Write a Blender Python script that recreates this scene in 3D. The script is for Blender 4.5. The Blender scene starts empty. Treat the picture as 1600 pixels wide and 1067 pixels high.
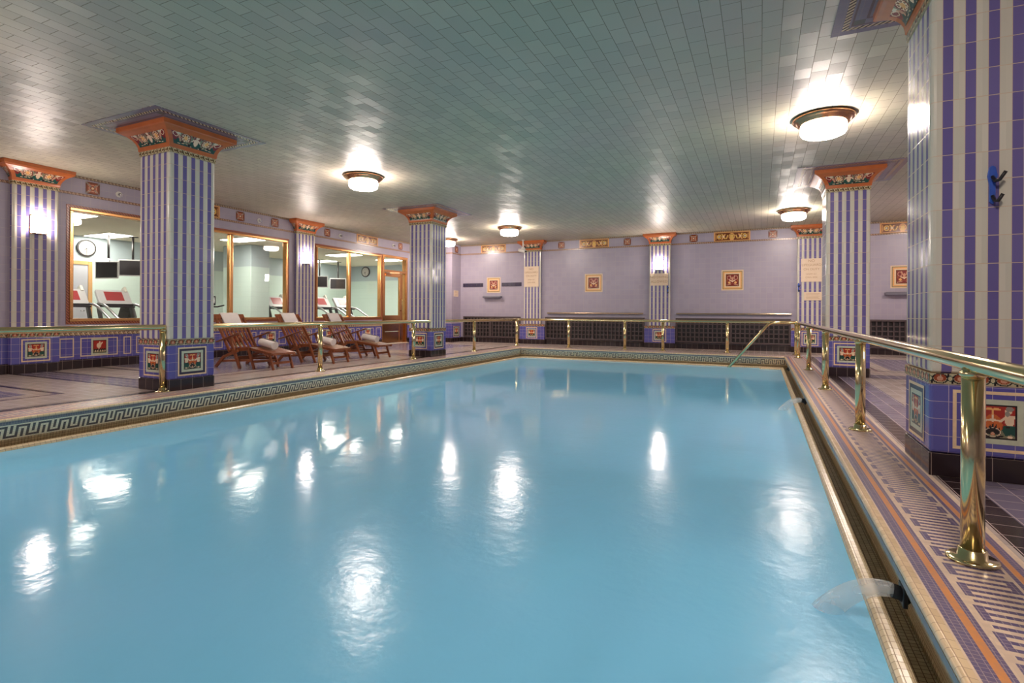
import bpy, math, random
from mathutils import Matrix, Vector
random.seed(7)
SC = bpy.context.scene
COL = SC.collection
PI = math.pi
# ------------------------------------------------------------------ camera, world, exposure
CAM_H = 1.05
cam_data = bpy.data.cameras.new('camera')
cam = bpy.data.objects.new('camera', cam_data)
COL.objects.link(cam)
cam_data.sensor_fit = 'HORIZONTAL'
cam_data.sensor_width = 36.0
cam_data.lens = 828.4 / 1600 * 36
cam_data.shift_y = -44.7 / 1600
cam_data.clip_start = 0.05
cam.matrix_world = (Matrix.Translation((0, 0, CAM_H)) @ Matrix.Rotation(math.radians(25.13), 4, 'Z')
                    @ Matrix.Rotation(math.radians(90), 4, 'X') @ Matrix.Rotation(0.005, 4, 'Z'))
SC.camera = cam
world = bpy.data.worlds.new('world')
SC.world = world
world.use_nodes = True
world.node_tree.nodes['Background'].inputs[0].default_value = (0.9, 0.95, 1, 1)
world.node_tree.nodes['Background'].inputs[1].default_value = 0.3
SC.view_settings.view_transform = 'Standard'
SC.view_settings.look = 'None'
SC.view_settings.exposure = 2.5
SC.view_settings.gamma = 1.0
SC.view_settings.use_curve_mapping = False
LAMP = 17.0          # radiance of the ceiling lamp glass
SCONCE = 17.0        # radiance of the wall sconce glass
LAMP_COL = (1.0, 0.86, 0.775)
try:
    SC.cycles.max_bounces = 10
    SC.cycles.diffuse_bounces = 6
    SC.cycles.glossy_bounces = 4
    SC.cycles.transparent_max_bounces = 12
    SC.cycles.sample_clamp_indirect = 6.0
    SC.cycles.caustics_reflective = False
    SC.cycles.caustics_refractive = False
except Exception:
    pass

# ------------------------------------------------------------------ colours
def lin(c):
    return c / 12.92 if c <= 0.04045 else ((c + 0.055) / 1.055) ** 2.4
def rgb(r, g, b):
    return (lin(r / 255), lin(g / 255), lin(b / 255), 1.0)

# ------------------------------------------------------------------ node expressions
class E:
    def __init__(self, nt, s):
        self.nt, self.s = nt, s
    def _op(self, op, *others, clamp=False):
        n = self.nt.nodes.new('ShaderNodeMath')
        n.operation = op
        n.use_clamp = clamp
        for i, o in enumerate((self,) + others):
            v = o.s if isinstance(o, E) else o
            if isinstance(v, (int, float)):
                n.inputs[i].default_value = v
            else:
                self.nt.links.new(v, n.inputs[i])
        return E(self.nt, n.outputs[0])
    def __add__(self, o): return self._op('ADD', o)
    __radd__ = __add__
    def __sub__(self, o): return self._op('SUBTRACT', o)
    def __rsub__(self, o): return self._op('MULTIPLY', -1)._op('ADD', o)
    def __mul__(self, o): return self._op('MULTIPLY', o)
    __rmul__ = __mul__
    def __truediv__(self, o): return self._op('DIVIDE', o)
    def lt(self, o): return self._op('LESS_THAN', o)
    def gt(self, o): return self._op('GREATER_THAN', o)
    def abs(self): return self._op('ABSOLUTE')
    def floor(self): return self._op('FLOOR')
    def frac(self): return self._op('FRACT')
    def sqrt(self): return self._op('SQRT')
    def sin(self): return self._op('SINE')
    def min(self, o): return self._op('MINIMUM', o)
    def max(self, o): return self._op('MAXIMUM', o)
    def mod(self, o): return (self / o).frac() * o
    def between(self, a, b): return self.gt(a) * self.lt(b)

class Mat:
    """a Principled material with helpers for patterns measured in metres on the UV map"""
    def __init__(self, name, color=(0.5, 0.5, 0.5, 1), rough=0.5, metallic=0.0, spec=0.5, coat=0.0):
        self.m = bpy.data.materials.new(name)
        self.m.use_nodes = True
        self.nt = self.m.node_tree
        self.b = self.nt.nodes['Principled BSDF']
        self.b.inputs['Base Color'].default_value = color
        self.b.inputs['Roughness'].default_value = rough
        self.b.inputs['Metallic'].default_value = metallic
        self.b.inputs['Specular IOR Level'].default_value = spec
        if coat:
            self.b.inputs['Coat Weight'].default_value = coat
            self.b.inputs['Coat Roughness'].default_value = 0.08
    def uv(self):
        n = self.nt.nodes.new('ShaderNodeUVMap')
        s = self.nt.nodes.new('ShaderNodeSeparateXYZ')
        self.nt.links.new(n.outputs[0], s.inputs[0])
        return E(self.nt, s.outputs[0]), E(self.nt, s.outputs[1])
    def rand(self, a, b, seed=0.0):
        c = self.nt.nodes.new('ShaderNodeCombineXYZ')
        self.nt.links.new(a.s, c.inputs[0])
        self.nt.links.new(b.s, c.inputs[1])
        c.inputs[2].default_value = seed
        w = self.nt.nodes.new('ShaderNodeTexWhiteNoise')
        self.nt.links.new(c.outputs[0], w.inputs[0])
        return E(self.nt, w.outputs[0]), w.outputs[1]
    def mix(self, fac, a, b):
        n = self.nt.nodes.new('ShaderNodeMix')
        n.data_type = 'RGBA'
        for v, i in ((fac, 0), (a, 6), (b, 7)):
            v = v.s if isinstance(v, E) else v
            if isinstance(v, (int, float)):
                n.inputs[i].default_value = v
            elif isinstance(v, tuple):
                n.inputs[i].default_value = v
            else:
                self.nt.links.new(v, n.inputs[i])
        return n.outputs[2]
    def set(self, inp, v):
        v = v.s if isinstance(v, E) else v
        if isinstance(v, bpy.types.NodeSocket):
            self.nt.links.new(v, self.b.inputs[inp])
        else:
            self.b.inputs[inp].default_value = v
    def noise(self, scale, detail=2.0, coord='Object', sx=1, sy=1, sz=1):
        t = self.nt.nodes.new('ShaderNodeTexCoord')
        mp = self.nt.nodes.new('ShaderNodeMapping')
        mp.inputs['Scale'].default_value = (sx, sy, sz)
        self.nt.links.new(t.outputs[coord], mp.inputs[0])
        n = self.nt.nodes.new('ShaderNodeTexNoise')
        n.inputs['Scale'].default_value = scale
        n.inputs['Detail'].default_value = detail
        self.nt.links.new(mp.outputs[0], n.inputs[0])
        return E(self.nt, n.outputs[0])
    def bump(self, h, strength=0.3, dist=0.003, normal=None):
        n = self.nt.nodes.new('ShaderNodeBump')
        n.inputs['Strength'].default_value = strength
        n.inputs['Distance'].default_value = dist
        self.nt.links.new(h.s, n.inputs['Height'])
        if normal is not None:
            self.nt.links.new(normal, n.inputs['Normal'])
        self.nt.links.new(n.outputs[0], self.b.inputs['Normal'])
    def tilt(self, randcol, k):
        """each glazed tile set at its own slight angle"""
        g = self.nt.nodes.new('ShaderNodeNewGeometry')
        s = self.nt.nodes.new('ShaderNodeVectorMath'); s.operation = 'SUBTRACT'
        self.nt.links.new(randcol, s.inputs[0]); s.inputs[1].default_value = (0.5, 0.5, 0.5)
        m = self.nt.nodes.new('ShaderNodeVectorMath'); m.operation = 'SCALE'
        self.nt.links.new(s.outputs[0], m.inputs[0]); m.inputs['Scale'].default_value = k
        a = self.nt.nodes.new('ShaderNodeVectorMath'); a.operation = 'ADD'
        self.nt.links.new(g.outputs['Normal'], a.inputs[0]); self.nt.links.new(m.outputs[0], a.inputs[1])
        z = self.nt.nodes.new('ShaderNodeVectorMath'); z.operation = 'NORMALIZE'
        self.nt.links.new(a.outputs[0], z.inputs[0])
        return z.outputs[0]
    def grid(self, u, v, tw, th, g, stagger=0.0):
        """-> grout mask, cell column, cell row"""
        fv = v / th
        row = fv.floor()
        fu = u / tw
        if stagger:
            fu = fu + row.mod(2.0) * stagger
        cu = fu.floor()
        gu = (fu.frac() - 0.5).abs().gt(0.5 - g / tw / 2)
        gv = (fv.frac() - 0.5).abs().gt(0.5 - g / th / 2)
        return gu.max(gv), cu, row

def tile_mat(name, ca, cb, grout, tw, th, g=0.004, rough=0.15, u0=0.0, v0=0.0, stagger=0.0, tilt=0.03, spec=0.5, mottled=None):
    M = Mat(name, rough=rough, spec=spec)
    u, v = M.uv()
    mask, cu, row = M.grid(u - u0, v - v0, tw, th, g, stagger)
    r, rc = M.rand(cu, row)
    body = M.mix(r, ca, cb)
    if mottled:
        body = M.mix(M.noise(mottled[0]), body, mottled[1])
    M.set('Base Color', M.mix(mask, body, grout))
    M.set('Roughness', mask * 0.4 + rough)
    M.bump(1.0 - mask, 0.25, 0.002, M.tilt(rc, tilt))
    return M.m

# ------------------------------------------------------------------ plain materials
def metal(name, c, rough, scale=40):
    M = Mat(name, c, rough, 1.0)
    n = M.noise(scale, 3)
    M.set('Roughness', n * 0.04 + (rough - 0.02))
    return M.m
brass = metal('polished_brass', rgb(216, 198, 150), 0.15)
bronze = metal('brushed_bronze', rgb(186, 140, 104), 0.22)
copper = metal('copper_gold', rgb(218, 162, 106), 0.22, 25)
steel = metal('steel', rgb(190, 190, 195), 0.25)
def plain(name, c, rough=0.5, spec=0.5, vary=0.0, scale=30, coat=0.0):
    M = Mat(name, c, rough, 0, spec, coat)
    if vary:
        n = M.noise(scale, 4)
        d = tuple(x * (1 - vary) for x in c[:3]) + (1,)
        M.set('Base Color', M.mix(n, c, d))
    return M.m
def glow(name, c, s):
    M = Mat(name, (0.9, 0.88, 0.85, 1), 0.3)
    M.b.inputs['Emission Color'].default_value = tuple(c) + (1,)
    M.b.inputs['Emission Strength'].default_value = s
    n = M.noise(12)
    M.set('Roughness', n * 0.1 + 0.25)
    return M.m
terracotta = plain('orange_glazed_terracotta', rgb(206, 112, 58), 0.22, 0.6, 0.35, 9)
black_metal = plain('black_metal', rgb(32, 28, 30), 0.4, 0.5, 0.2)
black_rubber = plain('black_rubber', rgb(40, 38, 40), 0.7, 0.3, 0.2)
white_plastic = plain('white_plastic', rgb(226, 222, 212), 0.4, 0.5, 0.05)
cream_plaque = plain('cream_plaque', rgb(236, 212, 184), 0.4, 0.4, 0.12, 14)
plaque_ink = plain('faded_tan_ink', rgb(196, 158, 120), 0.6, 0.3, 0.2)
grey_stone = plain('grey_stone', rgb(120, 116, 128), 0.35, 0.5, 0.2)
cream_glaze = plain('cream_glaze', rgb(232, 208, 176), 0.2, 0.5, 0.15, 20)
lamp_glass = glow('lit_lamp_glass', LAMP_COL, LAMP)
sconce_glass = glow('lit_sconce_glass', LAMP_COL, SCONCE)
troffer_glass = glow('lit_panel', (1.0, 0.93, 0.82), 6.0)
screen_mat = plain('dark_screen', rgb(38, 34, 36), 0.2, 0.5, 0.2)
pad_vinyl = plain('charcoal_vinyl', rgb(70, 66, 66), 0.4, 0.5, 0.15)
red_screen = plain('red_console_panel', rgb(170, 62, 66), 0.3, 0.5, 0.25, 40)
silver_plastic = plain('silver_plastic', rgb(196, 194, 196), 0.3, 0.5, 0.08)
clock_face = plain('clock_face', rgb(200, 194, 188), 0.5, 0.4, 0.05)
blue_enamel = plain('blue_enamel', rgb(62, 96, 190), 0.2, 0.6, 0.25, 60)
def wood_mat(name, a, b, rough=0.3):
    M = Mat(name, rough=rough)
    n = M.noise(9, 4, 'Object', 1, 8, 8)
    M.set('Base Color', M.mix(n, a, b))
    M.set('Roughness', n * 0.15 + rough)
    return M.m
teak = wood_mat('varnished_teak', rgb(166, 92, 48), rgb(86, 42, 22), 0.25)
def cloth_mat(name, a, b):
    M = Mat(name, a, 0.95, 0, 0.1)
    n = M.noise(260, 2)
    M.set('Base Color', M.mix(n, a, b))
    M.bump(n, 0.6, 0.004)
    return M.m
towel_cloth = cloth_mat('white_terry', rgb(246, 238, 232), rgb(222, 212, 208))
def window_glass(name):
    m = bpy.data.materials.new(name); m.use_nodes = True
    nt = m.node_tree; nt.nodes.clear()
    out = nt.nodes.new('ShaderNodeOutputMaterial')
    mix = nt.nodes.new('ShaderNodeMixShader')
    tr = nt.nodes.new('ShaderNodeBsdfTransparent'); tr.inputs[0].default_value = (0.97, 0.98, 0.97, 1)
    gl = nt.nodes.new('ShaderNodeBsdfGlossy'); gl.inputs['Roughness'].default_value = 0.0
    fr = nt.nodes.new('ShaderNodeFresnel'); fr.inputs['IOR'].default_value = 1.5
    ge = nt.nodes.new('ShaderNodeNewGeometry')
    fb = nt.nodes.new('ShaderNodeMath'); fb.operation = 'SUBTRACT'; fb.use_clamp = True
    nt.links.new(fr.outputs[0], fb.inputs[0]); nt.links.new(ge.outputs['Backfacing'], fb.inputs[1])
    nt.links.new(fb.outputs[0], mix.inputs[0]); nt.links.new(tr.outputs[0], mix.inputs[1])
    nt.links.new(gl.outputs[0], mix.inputs[2]); nt.links.new(mix.outputs[0], out.inputs[0])
    return m
glass = window_glass('window_glass')
def painted_mat(name, rough=0.22):
    M = Mat(name, rough=rough)
    a = M.nt.nodes.new('ShaderNodeAttribute'); a.attribute_name = 'Col'
    n = M.noise(35, 3)
    hv = M.nt.nodes.new('ShaderNodeHueSaturation')
    M.nt.links.new(a.outputs['Color'], hv.inputs['Color'])
    M.nt.links.new((n * 0.3 + 0.85).s, hv.inputs['Value'])
    M.nt.links.new(hv.outputs[0], M.b.inputs['Base Color'])
    return M.m
painted = painted_mat('painted_faience')

# ------------------------------------------------------------------ tiled materials
GROUT_L = rgb(188, 170, 160)
lav_wall = tile_mat('lavender_wall_tile', rgb(170, 161, 176), rgb(165, 156, 172), rgb(184, 172, 174), 0.15, 0.15, 0.005, 0.34, tilt=0.02)
blue_tile = tile_mat('cobalt_tile', rgb(90, 82, 156), rgb(98, 98, 166), rgb(186, 168, 180), 0.11, 0.112, 0.0035, 0.14, v0=0.152, tilt=0.02)
black_tile = tile_mat('black_base_tile', rgb(48, 36, 38), rgb(36, 26, 30), rgb(140, 122, 112), 0.155, 0.152, 0.004, 0.14, tilt=0.02)
white_tile = tile_mat('pale_mint_tile', rgb(206, 206, 196), rgb(196, 198, 190), GROUT_L, 0.2, 0.177, 0.004, 0.14, v0=0.67)
ceil_tile = tile_mat('sage_ceiling_tile', rgb(194, 202, 164), rgb(174, 184, 148), rgb(140, 130, 110), 0.25, 0.15, 0.006, 0.42,
                     stagger=0.5, tilt=0.06, spec=0.35, mottled=(0.5, rgb(202, 178, 172)))
gym_floor_m = plain('gym_carpet', rgb(196, 190, 180), 0.9, 0.2, 0.2, 60)
gym_ceil_m = plain('gym_ceiling_paint', rgb(222, 214, 196), 0.8, 0.2, 0.04)
def gym_wall_mat():
    M = Mat('mint_gym_wall', rough=0.5)
    u, v = M.uv()
    mask, cu, row = M.grid(u, v, 0.6, 0.15, 0.004)
    upper = v.gt(2.42)
    c = M.mix(upper, rgb(196, 214, 208), rgb(168, 182, 188))
    M.set('Base Color', M.mix(mask * 0.35, c, rgb(150, 160, 160)))
    return M.m
gym_wall_m = gym_wall_mat()
pool_tile = tile_mat('pool_basin_tile', rgb(130, 186, 206), rgb(120, 176, 200), rgb(170, 200, 206), 0.1, 0.1, 0.004, 0.3)

def shaft_mat():
    M = Mat('striped_shaft_tile', rough=0.13)
    u, v = M.uv()
    P, HB, TH = 0.116, 0.028, 0.177
    w = u + P / 2
    k = (w / P).floor()
    d = ((w / P).frac() * P - P / 2).abs()
    inside = u.abs().lt(0.27)
    blue = d.lt(HB) * inside
    gv = (((v - 0.67) / TH).frac() - 0.5).abs().gt(0.5 - 0.0045 / TH / 2)
    gu = (d - HB).abs().lt(0.0014) * inside
    row = ((v - 0.67) / TH).floor()
    r, rc = M.rand(k * 2 + blue, row)
    cb = M.mix(r, rgb(104, 94, 150), rgb(114, 104, 158))
    cw = M.mix(r, rgb(214, 208, 192), rgb(202, 198, 182))
    body = M.mix(blue, cw, cb)
    grout = gv.max(gu)
    M.set('Base Color', M.mix(grout, body, rgb(200, 176, 150)))
    M.set('Roughness', grout * 0.4 + 0.17)
    M.bump(1.0 - grout, 0.2, 0.002, M.tilt(rc, 0.03))
    return M.m
shaft_m = shaft_mat()

def rope_mat(name, bg, fg, acc, pitch, z0, h):
    """scroll border: running spirals on a strip of height h whose v starts at z0"""
    M = Mat(name, rough=0.2)
    u, v = M.uv()
    fu = (u / pitch).frac() - 0.5
    fv = (v - z0) / h - 0.5
    x = fu * pitch
    y = fv * h
    rr = (x * x + y * y).sqrt()
    R = h * 0.34
    ring = (rr - R).abs().lt(h * 0.1) * (1.0 - (x.gt(0) * y.between(-h * 0.2, h * 0.12)))
    dot = rr.lt(h * 0.14)
    tail = (x * 0.6 + y).abs().lt(h * 0.09) * x.abs().gt(h * 0.3)
    edge = fv.abs().gt(0.44)
    c = M.mix(ring.max(tail), bg, fg)
    c = M.mix(dot, c, acc)
    M.set('Base Color', M.mix(edge, c, fg))
    return M.m
wave_top = rope_mat('wave_scroll_border', rgb(88, 70, 44), rgb(206, 190, 150), rgb(150, 110, 70), 0.072, 3.13, 0.06)
rope_wall = rope_mat('rope_border', rgb(196, 176, 150), rgb(96, 72, 52), rgb(150, 90, 60), 0.06, 0.0, 0.045)
rope_hi = rope_mat('rope_border_upper', rgb(190, 168, 140), rgb(84, 66, 52), rgb(150, 90, 60), 0.06, 3.445, 0.045)
rope_mid = rope_mat('rope_border_middle', rgb(196, 166, 140), rgb(104, 72, 54), rgb(160, 90, 60), 0.06, 3.135, 0.045)
rope_wains = rope_mat('rope_border_wainscot', rgb(206, 184, 150), rgb(92, 74, 50), rgb(170, 90, 60), 0.08, 0.6, 0.06)

def mosaic_deck_mat():
    """u across the curb from its nose, v along it; 22 mm mosaic"""
    M = Mat('mosaic_curb_top', rough=0.3)
    u, v = M.uv()
    u = u + 0.042
    c = 0.0225
    cream = rgb(222, 196, 168)
    blue = rgb(92, 80, 122)
    orange = rgb(214, 140, 74)
    col = M.mix(0.0, cream, cream)
    def band(a, b, colour):
        nonlocal col
        col = M.mix(u.between(a, b), col, colour)
    band(0.052, 0.100, blue); band(0.100, 0.128, orange); band(0.128, 0.148, blue)
    band(0.386, 0.404, blue); band(0.404, 0.430, orange); band(0.430, 0.462, blue)
    q = v / (2 * c)
    fr = q.frac()
    k4 = (q / 4.0).frac()
    line = fr.lt(0.5)
    comb = u.between(0.186, 0.358) * line
    left = u.between(0.172, 0.200) * k4.lt(0.63)
    right = u.between(0.344, 0.374) * (k4.gt(0.5).max(k4.lt(0.13)))
    col = M.mix(comb.max(left).max(right), col, blue)
    gv = ((v / c).frac() - 0.5).abs().gt(0.45)
    gu = ((u / c).frac() - 0.5).abs().gt(0.455)
    onorange = u.between(0.102, 0.126).max(u.between(0.406, 0.428))
    grout = gv.max(gu) * (1.0 - onorange)
    r, rc = M.rand((u / c).floor(), (v / c).floor())
    col = M.mix(r * 0.25, col, rgb(150, 130, 130))
    M.set('Base Color', M.mix(grout * 0.55, col, rgb(206, 184, 168)))
    M.bump(1.0 - grout, 0.3, 0.001)
    return M.m
mosaic_deck = mosaic_deck_mat()

def key_mat():
    M = Mat('greek_key_mosaic', rough=0.3)
    u, v = M.uv()                       # u down the face (metres), v along
    c = 0.022
    cc = ((v / c).floor()).mod(8.0)
    cc = (cc + 0.25).floor()
    rr = ((u - 0.02) / c).floor()
    def eq(e, k): return (e - k).abs().lt(0.5)
    dark = eq(cc, 0).max(eq(cc, 4))
    dark = dark.max(eq(rr, 0) * cc.lt(4.5)).max(eq(rr, 5) * cc.gt(3.5))
    dark = dark.max(eq(cc, 2) * rr.gt(1.5)).max(eq(cc, 6) * rr.lt(3.5))
    dark = dark * rr.between(-0.5, 5.5)
    gv = ((v / c).frac() - 0.5).abs().gt(0.45)
    gu = (((u - 0.02) / c).frac() - 0.5).abs().gt(0.45)
    col = M.mix(dark, rgb(240, 226, 194), rgb(84, 78, 80))
    M.set('Base Color', M.mix(gv.max(gu) * 0.5, col, rgb(150, 136, 110)))
    return M.m
key_mosaic = key_mat()
band_tile = tile_mat('slate_blue_mosaic', rgb(108, 112, 122), rgb(96, 100, 112), rgb(150, 148, 144), 0.022, 0.022, 0.003, 0.3)
gutter_tile = tile_mat('umber_gutter_mosaic', rgb(190, 166, 124), rgb(170, 146, 108), rgb(96, 70, 48), 0.026, 0.026, 0.003, 0.4)
bead_tile = tile_mat('cream_bead_tile', rgb(230, 204, 166), rgb(218, 190, 152), rgb(170, 140, 110), 0.05, 0.05, 0.003, 0.2)
coping_tile = tile_mat('cream_coping_tile', rgb(226, 204, 168), rgb(212, 188, 150), rgb(150, 120, 92), 0.03, 0.045, 0.003, 0.25)

def floor_mat():
    M = Mat('deck_floor_tile', rough=0.2)
    u, v = M.uv()                       # world x, y
    s = (u + 3.02).abs() - 4.04
    yy = (v - 4.66).mod(6.1)            # 0 on the axis of a column
    dy = (yy - 3.05).abs() * -1.0 + 3.05    # distance from the nearest column axis
    mask, cu, row = M.grid(u, v, 0.15, 0.15, 0.005)
    r, rc = M.rand(cu, row)
    col = M.mix(r, rgb(202, 186, 176), rgb(180, 164, 157))
    lav = M.mix(r, rgb(142, 132, 152), rgb(124, 114, 136))
    dark = M.mix(r, rgb(62, 48, 50), rgb(50, 38, 42))
    side = s.gt(0.0) * v.lt(15.0)
    col = M.mix(side * s.gt(0.62) * dy.lt(0.25), col, lav)
    col = M.mix(side * s.gt(0.62) * (dy - 0.25).abs().lt(0.036), col, dark)
    inner = side * s.gt(0.95) * dy.gt(1.02)
    col = M.mix(inner * s.gt(1.2) * dy.gt(1.25), col, lav)
    col = M.mix(side * s.gt(0.92) * (dy - 1.02).abs().lt(0.04), col, dark)
    col = M.mix(side * (s - 0.94).abs().lt(0.03) * dy.gt(0.98), col, rgb(120, 84, 88))
    col = M.mix(side * s.between(0.02, 0.17), col, dark)
    col = M.mix(side * s.between(0.17, 0.5) * u.gt(0.0), col, lav)
    col = M.mix((1.0 - side) * v.between(15.9, 16.0), col, rgb(140, 104, 104))
    M.set('Base Color', M.mix(mask, col, rgb(176, 156, 150)))
    M.set('Roughness', mask * 0.3 + 0.2)
    M.bump(1.0 - mask, 0.2, 0.001, M.tilt(rc, 0.02))
    return M.m
floor_m = floor_mat()

def surround_mat():
    M = Mat('ceiling_border_tile', rough=0.2)
    u, v = M.uv()
    d = u.abs().max(v.abs())
    mask, cu, row = M.grid(u, v, 0.12, 0.12, 0.004)
    col = M.mix(mask, rgb(122, 117, 132), rgb(136, 126, 132))
    t = (((u + v) / 0.05).frac()).lt(0.5)
    rope = M.mix(t, rgb(206, 184, 150), rgb(70, 56, 50))
    col = M.mix(d.between(0.66, 0.705), col, rope)
    col = M.mix(d.between(0.53, 0.55).max(d.between(0.63, 0.645)), col, rgb(96, 84, 86))
    corner = u.abs().gt(0.55) * v.abs().gt(0.55) * d.lt(0.63)
    col = M.mix(corner, col, rgb(90, 96, 92))
    M.set('Base Color', col)
    return M.m
surround_m = surround_mat()

def water_mat():
    M = Mat('pool_water', rgb(108, 186, 216), 0.16, 0, 0.34)
    M.b.inputs['IOR'].default_value = 1.33
    n1 = M.noise(1.1, 3)
    M.set('Base Color', M.mix(n1, rgb(122, 202, 238), rgb(134, 204, 246)))
    a = M.noise(5.0, 3, 'Object', 1.0, 1.0, 1)
    b = M.noise(26.0, 2, 'Object', 1.0, 1.0, 1)
    h = a * 0.7 + b * 0.12
    tc = M.nt.nodes.new('ShaderNodeTexCoord'); sp = M.nt.nodes.new('ShaderNodeSeparateXYZ')
    M.nt.links.new(tc.outputs['Object'], sp.inputs[0])
    dx, dy = E(M.nt, sp.outputs[0]) - 0.0, E(M.nt, sp.outputs[1]) - 2.6     # broken water about the nearest spout
    near = (1.0 - (dx * dx + dy * dy).sqrt() / 5.0).max(0.0)
    near = near * near * (3.0 - 2.0 * near)
    M.set('Roughness', near * 0.19 + 0.065)
    M.bump(h * (near * 1.5 + 0.35), 0.09, 0.05)
    return M.m
water_m = water_mat()
def stream_mat():
    m = bpy.data.materials.new('falling_water'); m.use_nodes = True
    nt = m.node_tree
    b = nt.nodes['Principled BSDF']
    b.inputs['Base Color'].default_value = (0.85, 0.85, 0.84, 1)
    b.inputs['Roughness'].default_value = 0.2
    n = nt.nodes.new('ShaderNodeTexNoise'); n.inputs['Scale'].default_value = 3
    mr = nt.nodes.new('ShaderNodeMapRange'); mr.inputs[3].default_value = 0.2; mr.inputs[4].default_value = 0.38
    nt.links.new(n.outputs[0], mr.inputs[0]); nt.links.new(mr.outputs[0], b.inputs['Alpha'])
    return m
stream_m = stream_mat()

# ------------------------------------------------------------------ mesh builder
class MB:
    def __init__(self):
        self.v, self.f, self.c, self.uvs, self.mi, self.sm = [], [], [], {}, [], []
        self.cur = 0
    def vert(self, p):
        self.v.append(tuple(p)); return len(self.v) - 1
    def face(self, pts, color=None, uv=None, smooth=False):
        ids = [p if isinstance(p, int) else self.vert(p) for p in pts]
        self.f.append(ids); self.c.append(color); self.mi.append(self.cur); self.sm.append(smooth)
        if uv: self.uvs[len(self.f) - 1] = uv
        return self
    def box(self, x0, x1, y0, y1, z0, z1):
        if x0 > x1: x0, x1 = x1, x0
        if y0 > y1: y0, y1 = y1, y0
        if z0 > z1: z0, z1 = z1, z0
        b = len(self.v)
        for z in (z0, z1):
            for (x, y) in ((x0, y0), (x1, y0), (x1, y1), (x0, y1)):
                self.v.append((x, y, z))
        for q in ((0, 3, 2, 1), (4, 5, 6, 7), (0, 1, 5, 4), (1, 2, 6, 5), (2, 3, 7, 6), (3, 0, 4, 7)):
            self.face([b + i for i in q])
        return self
    def prism(self, pts, axis, a, b):
        """extrude a 2-D outline along an axis: axis 'y' -> pts are (x, z); 'x' -> (y, z); 'z' -> (x, y)"""
        def P(p, t):
            return {'y': (p[0], t, p[1]), 'x': (t, p[0], p[1]), 'z': (p[0], p[1], t)}[axis]
        n = len(pts)
        A = [self.vert(P(p, a)) for p in pts]
        B = [self.vert(P(p, b)) for p in pts]
        self.face(A[::-1]); self.face(B)
        for i in range(n):
            j = (i + 1) % n
            self.face([A[i], A[j], B[j], B[i]])
        return self
    def tube(self, path, r, n=12, cap=True, radii=None):
        path = [Vector(p) for p in path]
        rings = []
        up = None
        for i, p in enumerate(path):
            d = (path[min(i + 1, len(path) - 1)] - path[max(i - 1, 0)]).normalized()
            if up is None:
                up = Vector((0, 0, 1)) if abs(d.z) < 0.9 else Vector((1, 0, 0))
            s = d.cross(up).normalized(); up = s.cross(d).normalized()
            rad = radii[i] if radii else r
            rings.append([self.vert(p + (s * math.cos(2 * PI * k / n) + up * math.sin(2 * PI * k / n)) * rad) for k in range(n)])
        for a, b in zip(rings, rings[1:]):
            for k in range(n):
                self.face([a[k], b[k], b[(k + 1) % n], a[(k + 1) % n]], smooth=True)
        if cap:
            self.face(rings[0]); self.face(rings[-1][::-1])
        return self
    def lathe(self, prof, n=32, c=(0, 0, 0), cap=True):
        rings = []
        for r, z in prof:
            rings.append([self.vert((c[0] + r * math.cos(2 * PI * k / n), c[1] + r * math.sin(2 * PI * k / n), c[2] + z)) for k in range(n)])
        for a, b in zip(rings, rings[1:]):
            for k in range(n):
                self.face([a[k], a[(k + 1) % n], b[(k + 1) % n], b[k]], smooth=True)
        if cap:
            self.face(rings[0][::-1]); self.face(rings[-1])
        return self
    def bar(self, p, q, w, t, up=(0, 1, 0)):
        """a rectangular bar from p to q; w along 'up', t across"""
        p, q, up = Vector(p), Vector(q), Vector(up)
        d = (q - p).normalized(); s = d.cross(up).normalized(); u = s.cross(d).normalized()
        A = [self.vert(p + u * a * w / 2 + s * b * t / 2) for a, b in ((-1, -1), (1, -1), (1, 1), (-1, 1))]
        B = [self.vert(q + u * a * w / 2 + s * b * t / 2) for a, b in ((-1, -1), (1, -1), (1, 1), (-1, 1))]
        self.face(A[::-1]); self.face(B)
        for i in range(4):
            j = (i + 1) % 4
            self.face([A[i], A[j], B[j], B[i]])
        return self
    def build(self, name, mats, parent=None, bevel=0.0, seg=2, loc=None, smooth=False):
        me = bpy.data.meshes.new(name)
        me.from_pydata(self.v, [], self.f)
        if not isinstance(mats, (list, tuple)): mats = [mats]
        for m in mats: me.materials.append(m)
        uvl = me.uv_layers.new(name='UVMap')
        vs = me.vertices
        for pi, poly in enumerate(me.polygons):
            poly.material_index = self.mi[pi]
            poly.use_smooth = smooth or self.sm[pi]
            nx, ny, nz = (abs(t) for t in poly.normal)
            cu = self.uvs.get(pi)
            for k, li in enumerate(poly.loop_indices):
                if cu:
                    uvl.data[li].uv = cu[k]; continue
                co = vs[me.loops[li].vertex_index].co
                if nz >= nx and nz >= ny: uvl.data[li].uv = (co.x, co.y)
                elif nx >= ny: uvl.data[li].uv = (co.y, co.z)
                else: uvl.data[li].uv = (co.x, co.z)
        if any(c is not None for c in self.c):
            at = me.attributes.new('Col', 'FLOAT_COLOR', 'FACE')
            for pi, c in enumerate(self.c):
                at.data[pi].color = c or (1, 1, 1, 1)
        me.validate()
        o = bpy.data.objects.new(name, me)
        COL.objects.link(o)
        if loc: o.location = loc
        if parent is not None: o.parent = parent
        if bevel:
            md = o.modifiers.new('bevel', 'BEVEL')
            md.width = bevel; md.segments = seg; md.limit_method = 'ANGLE'; md.angle_limit = math.radians(40)
            md.harden_normals = False
        return o

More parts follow.
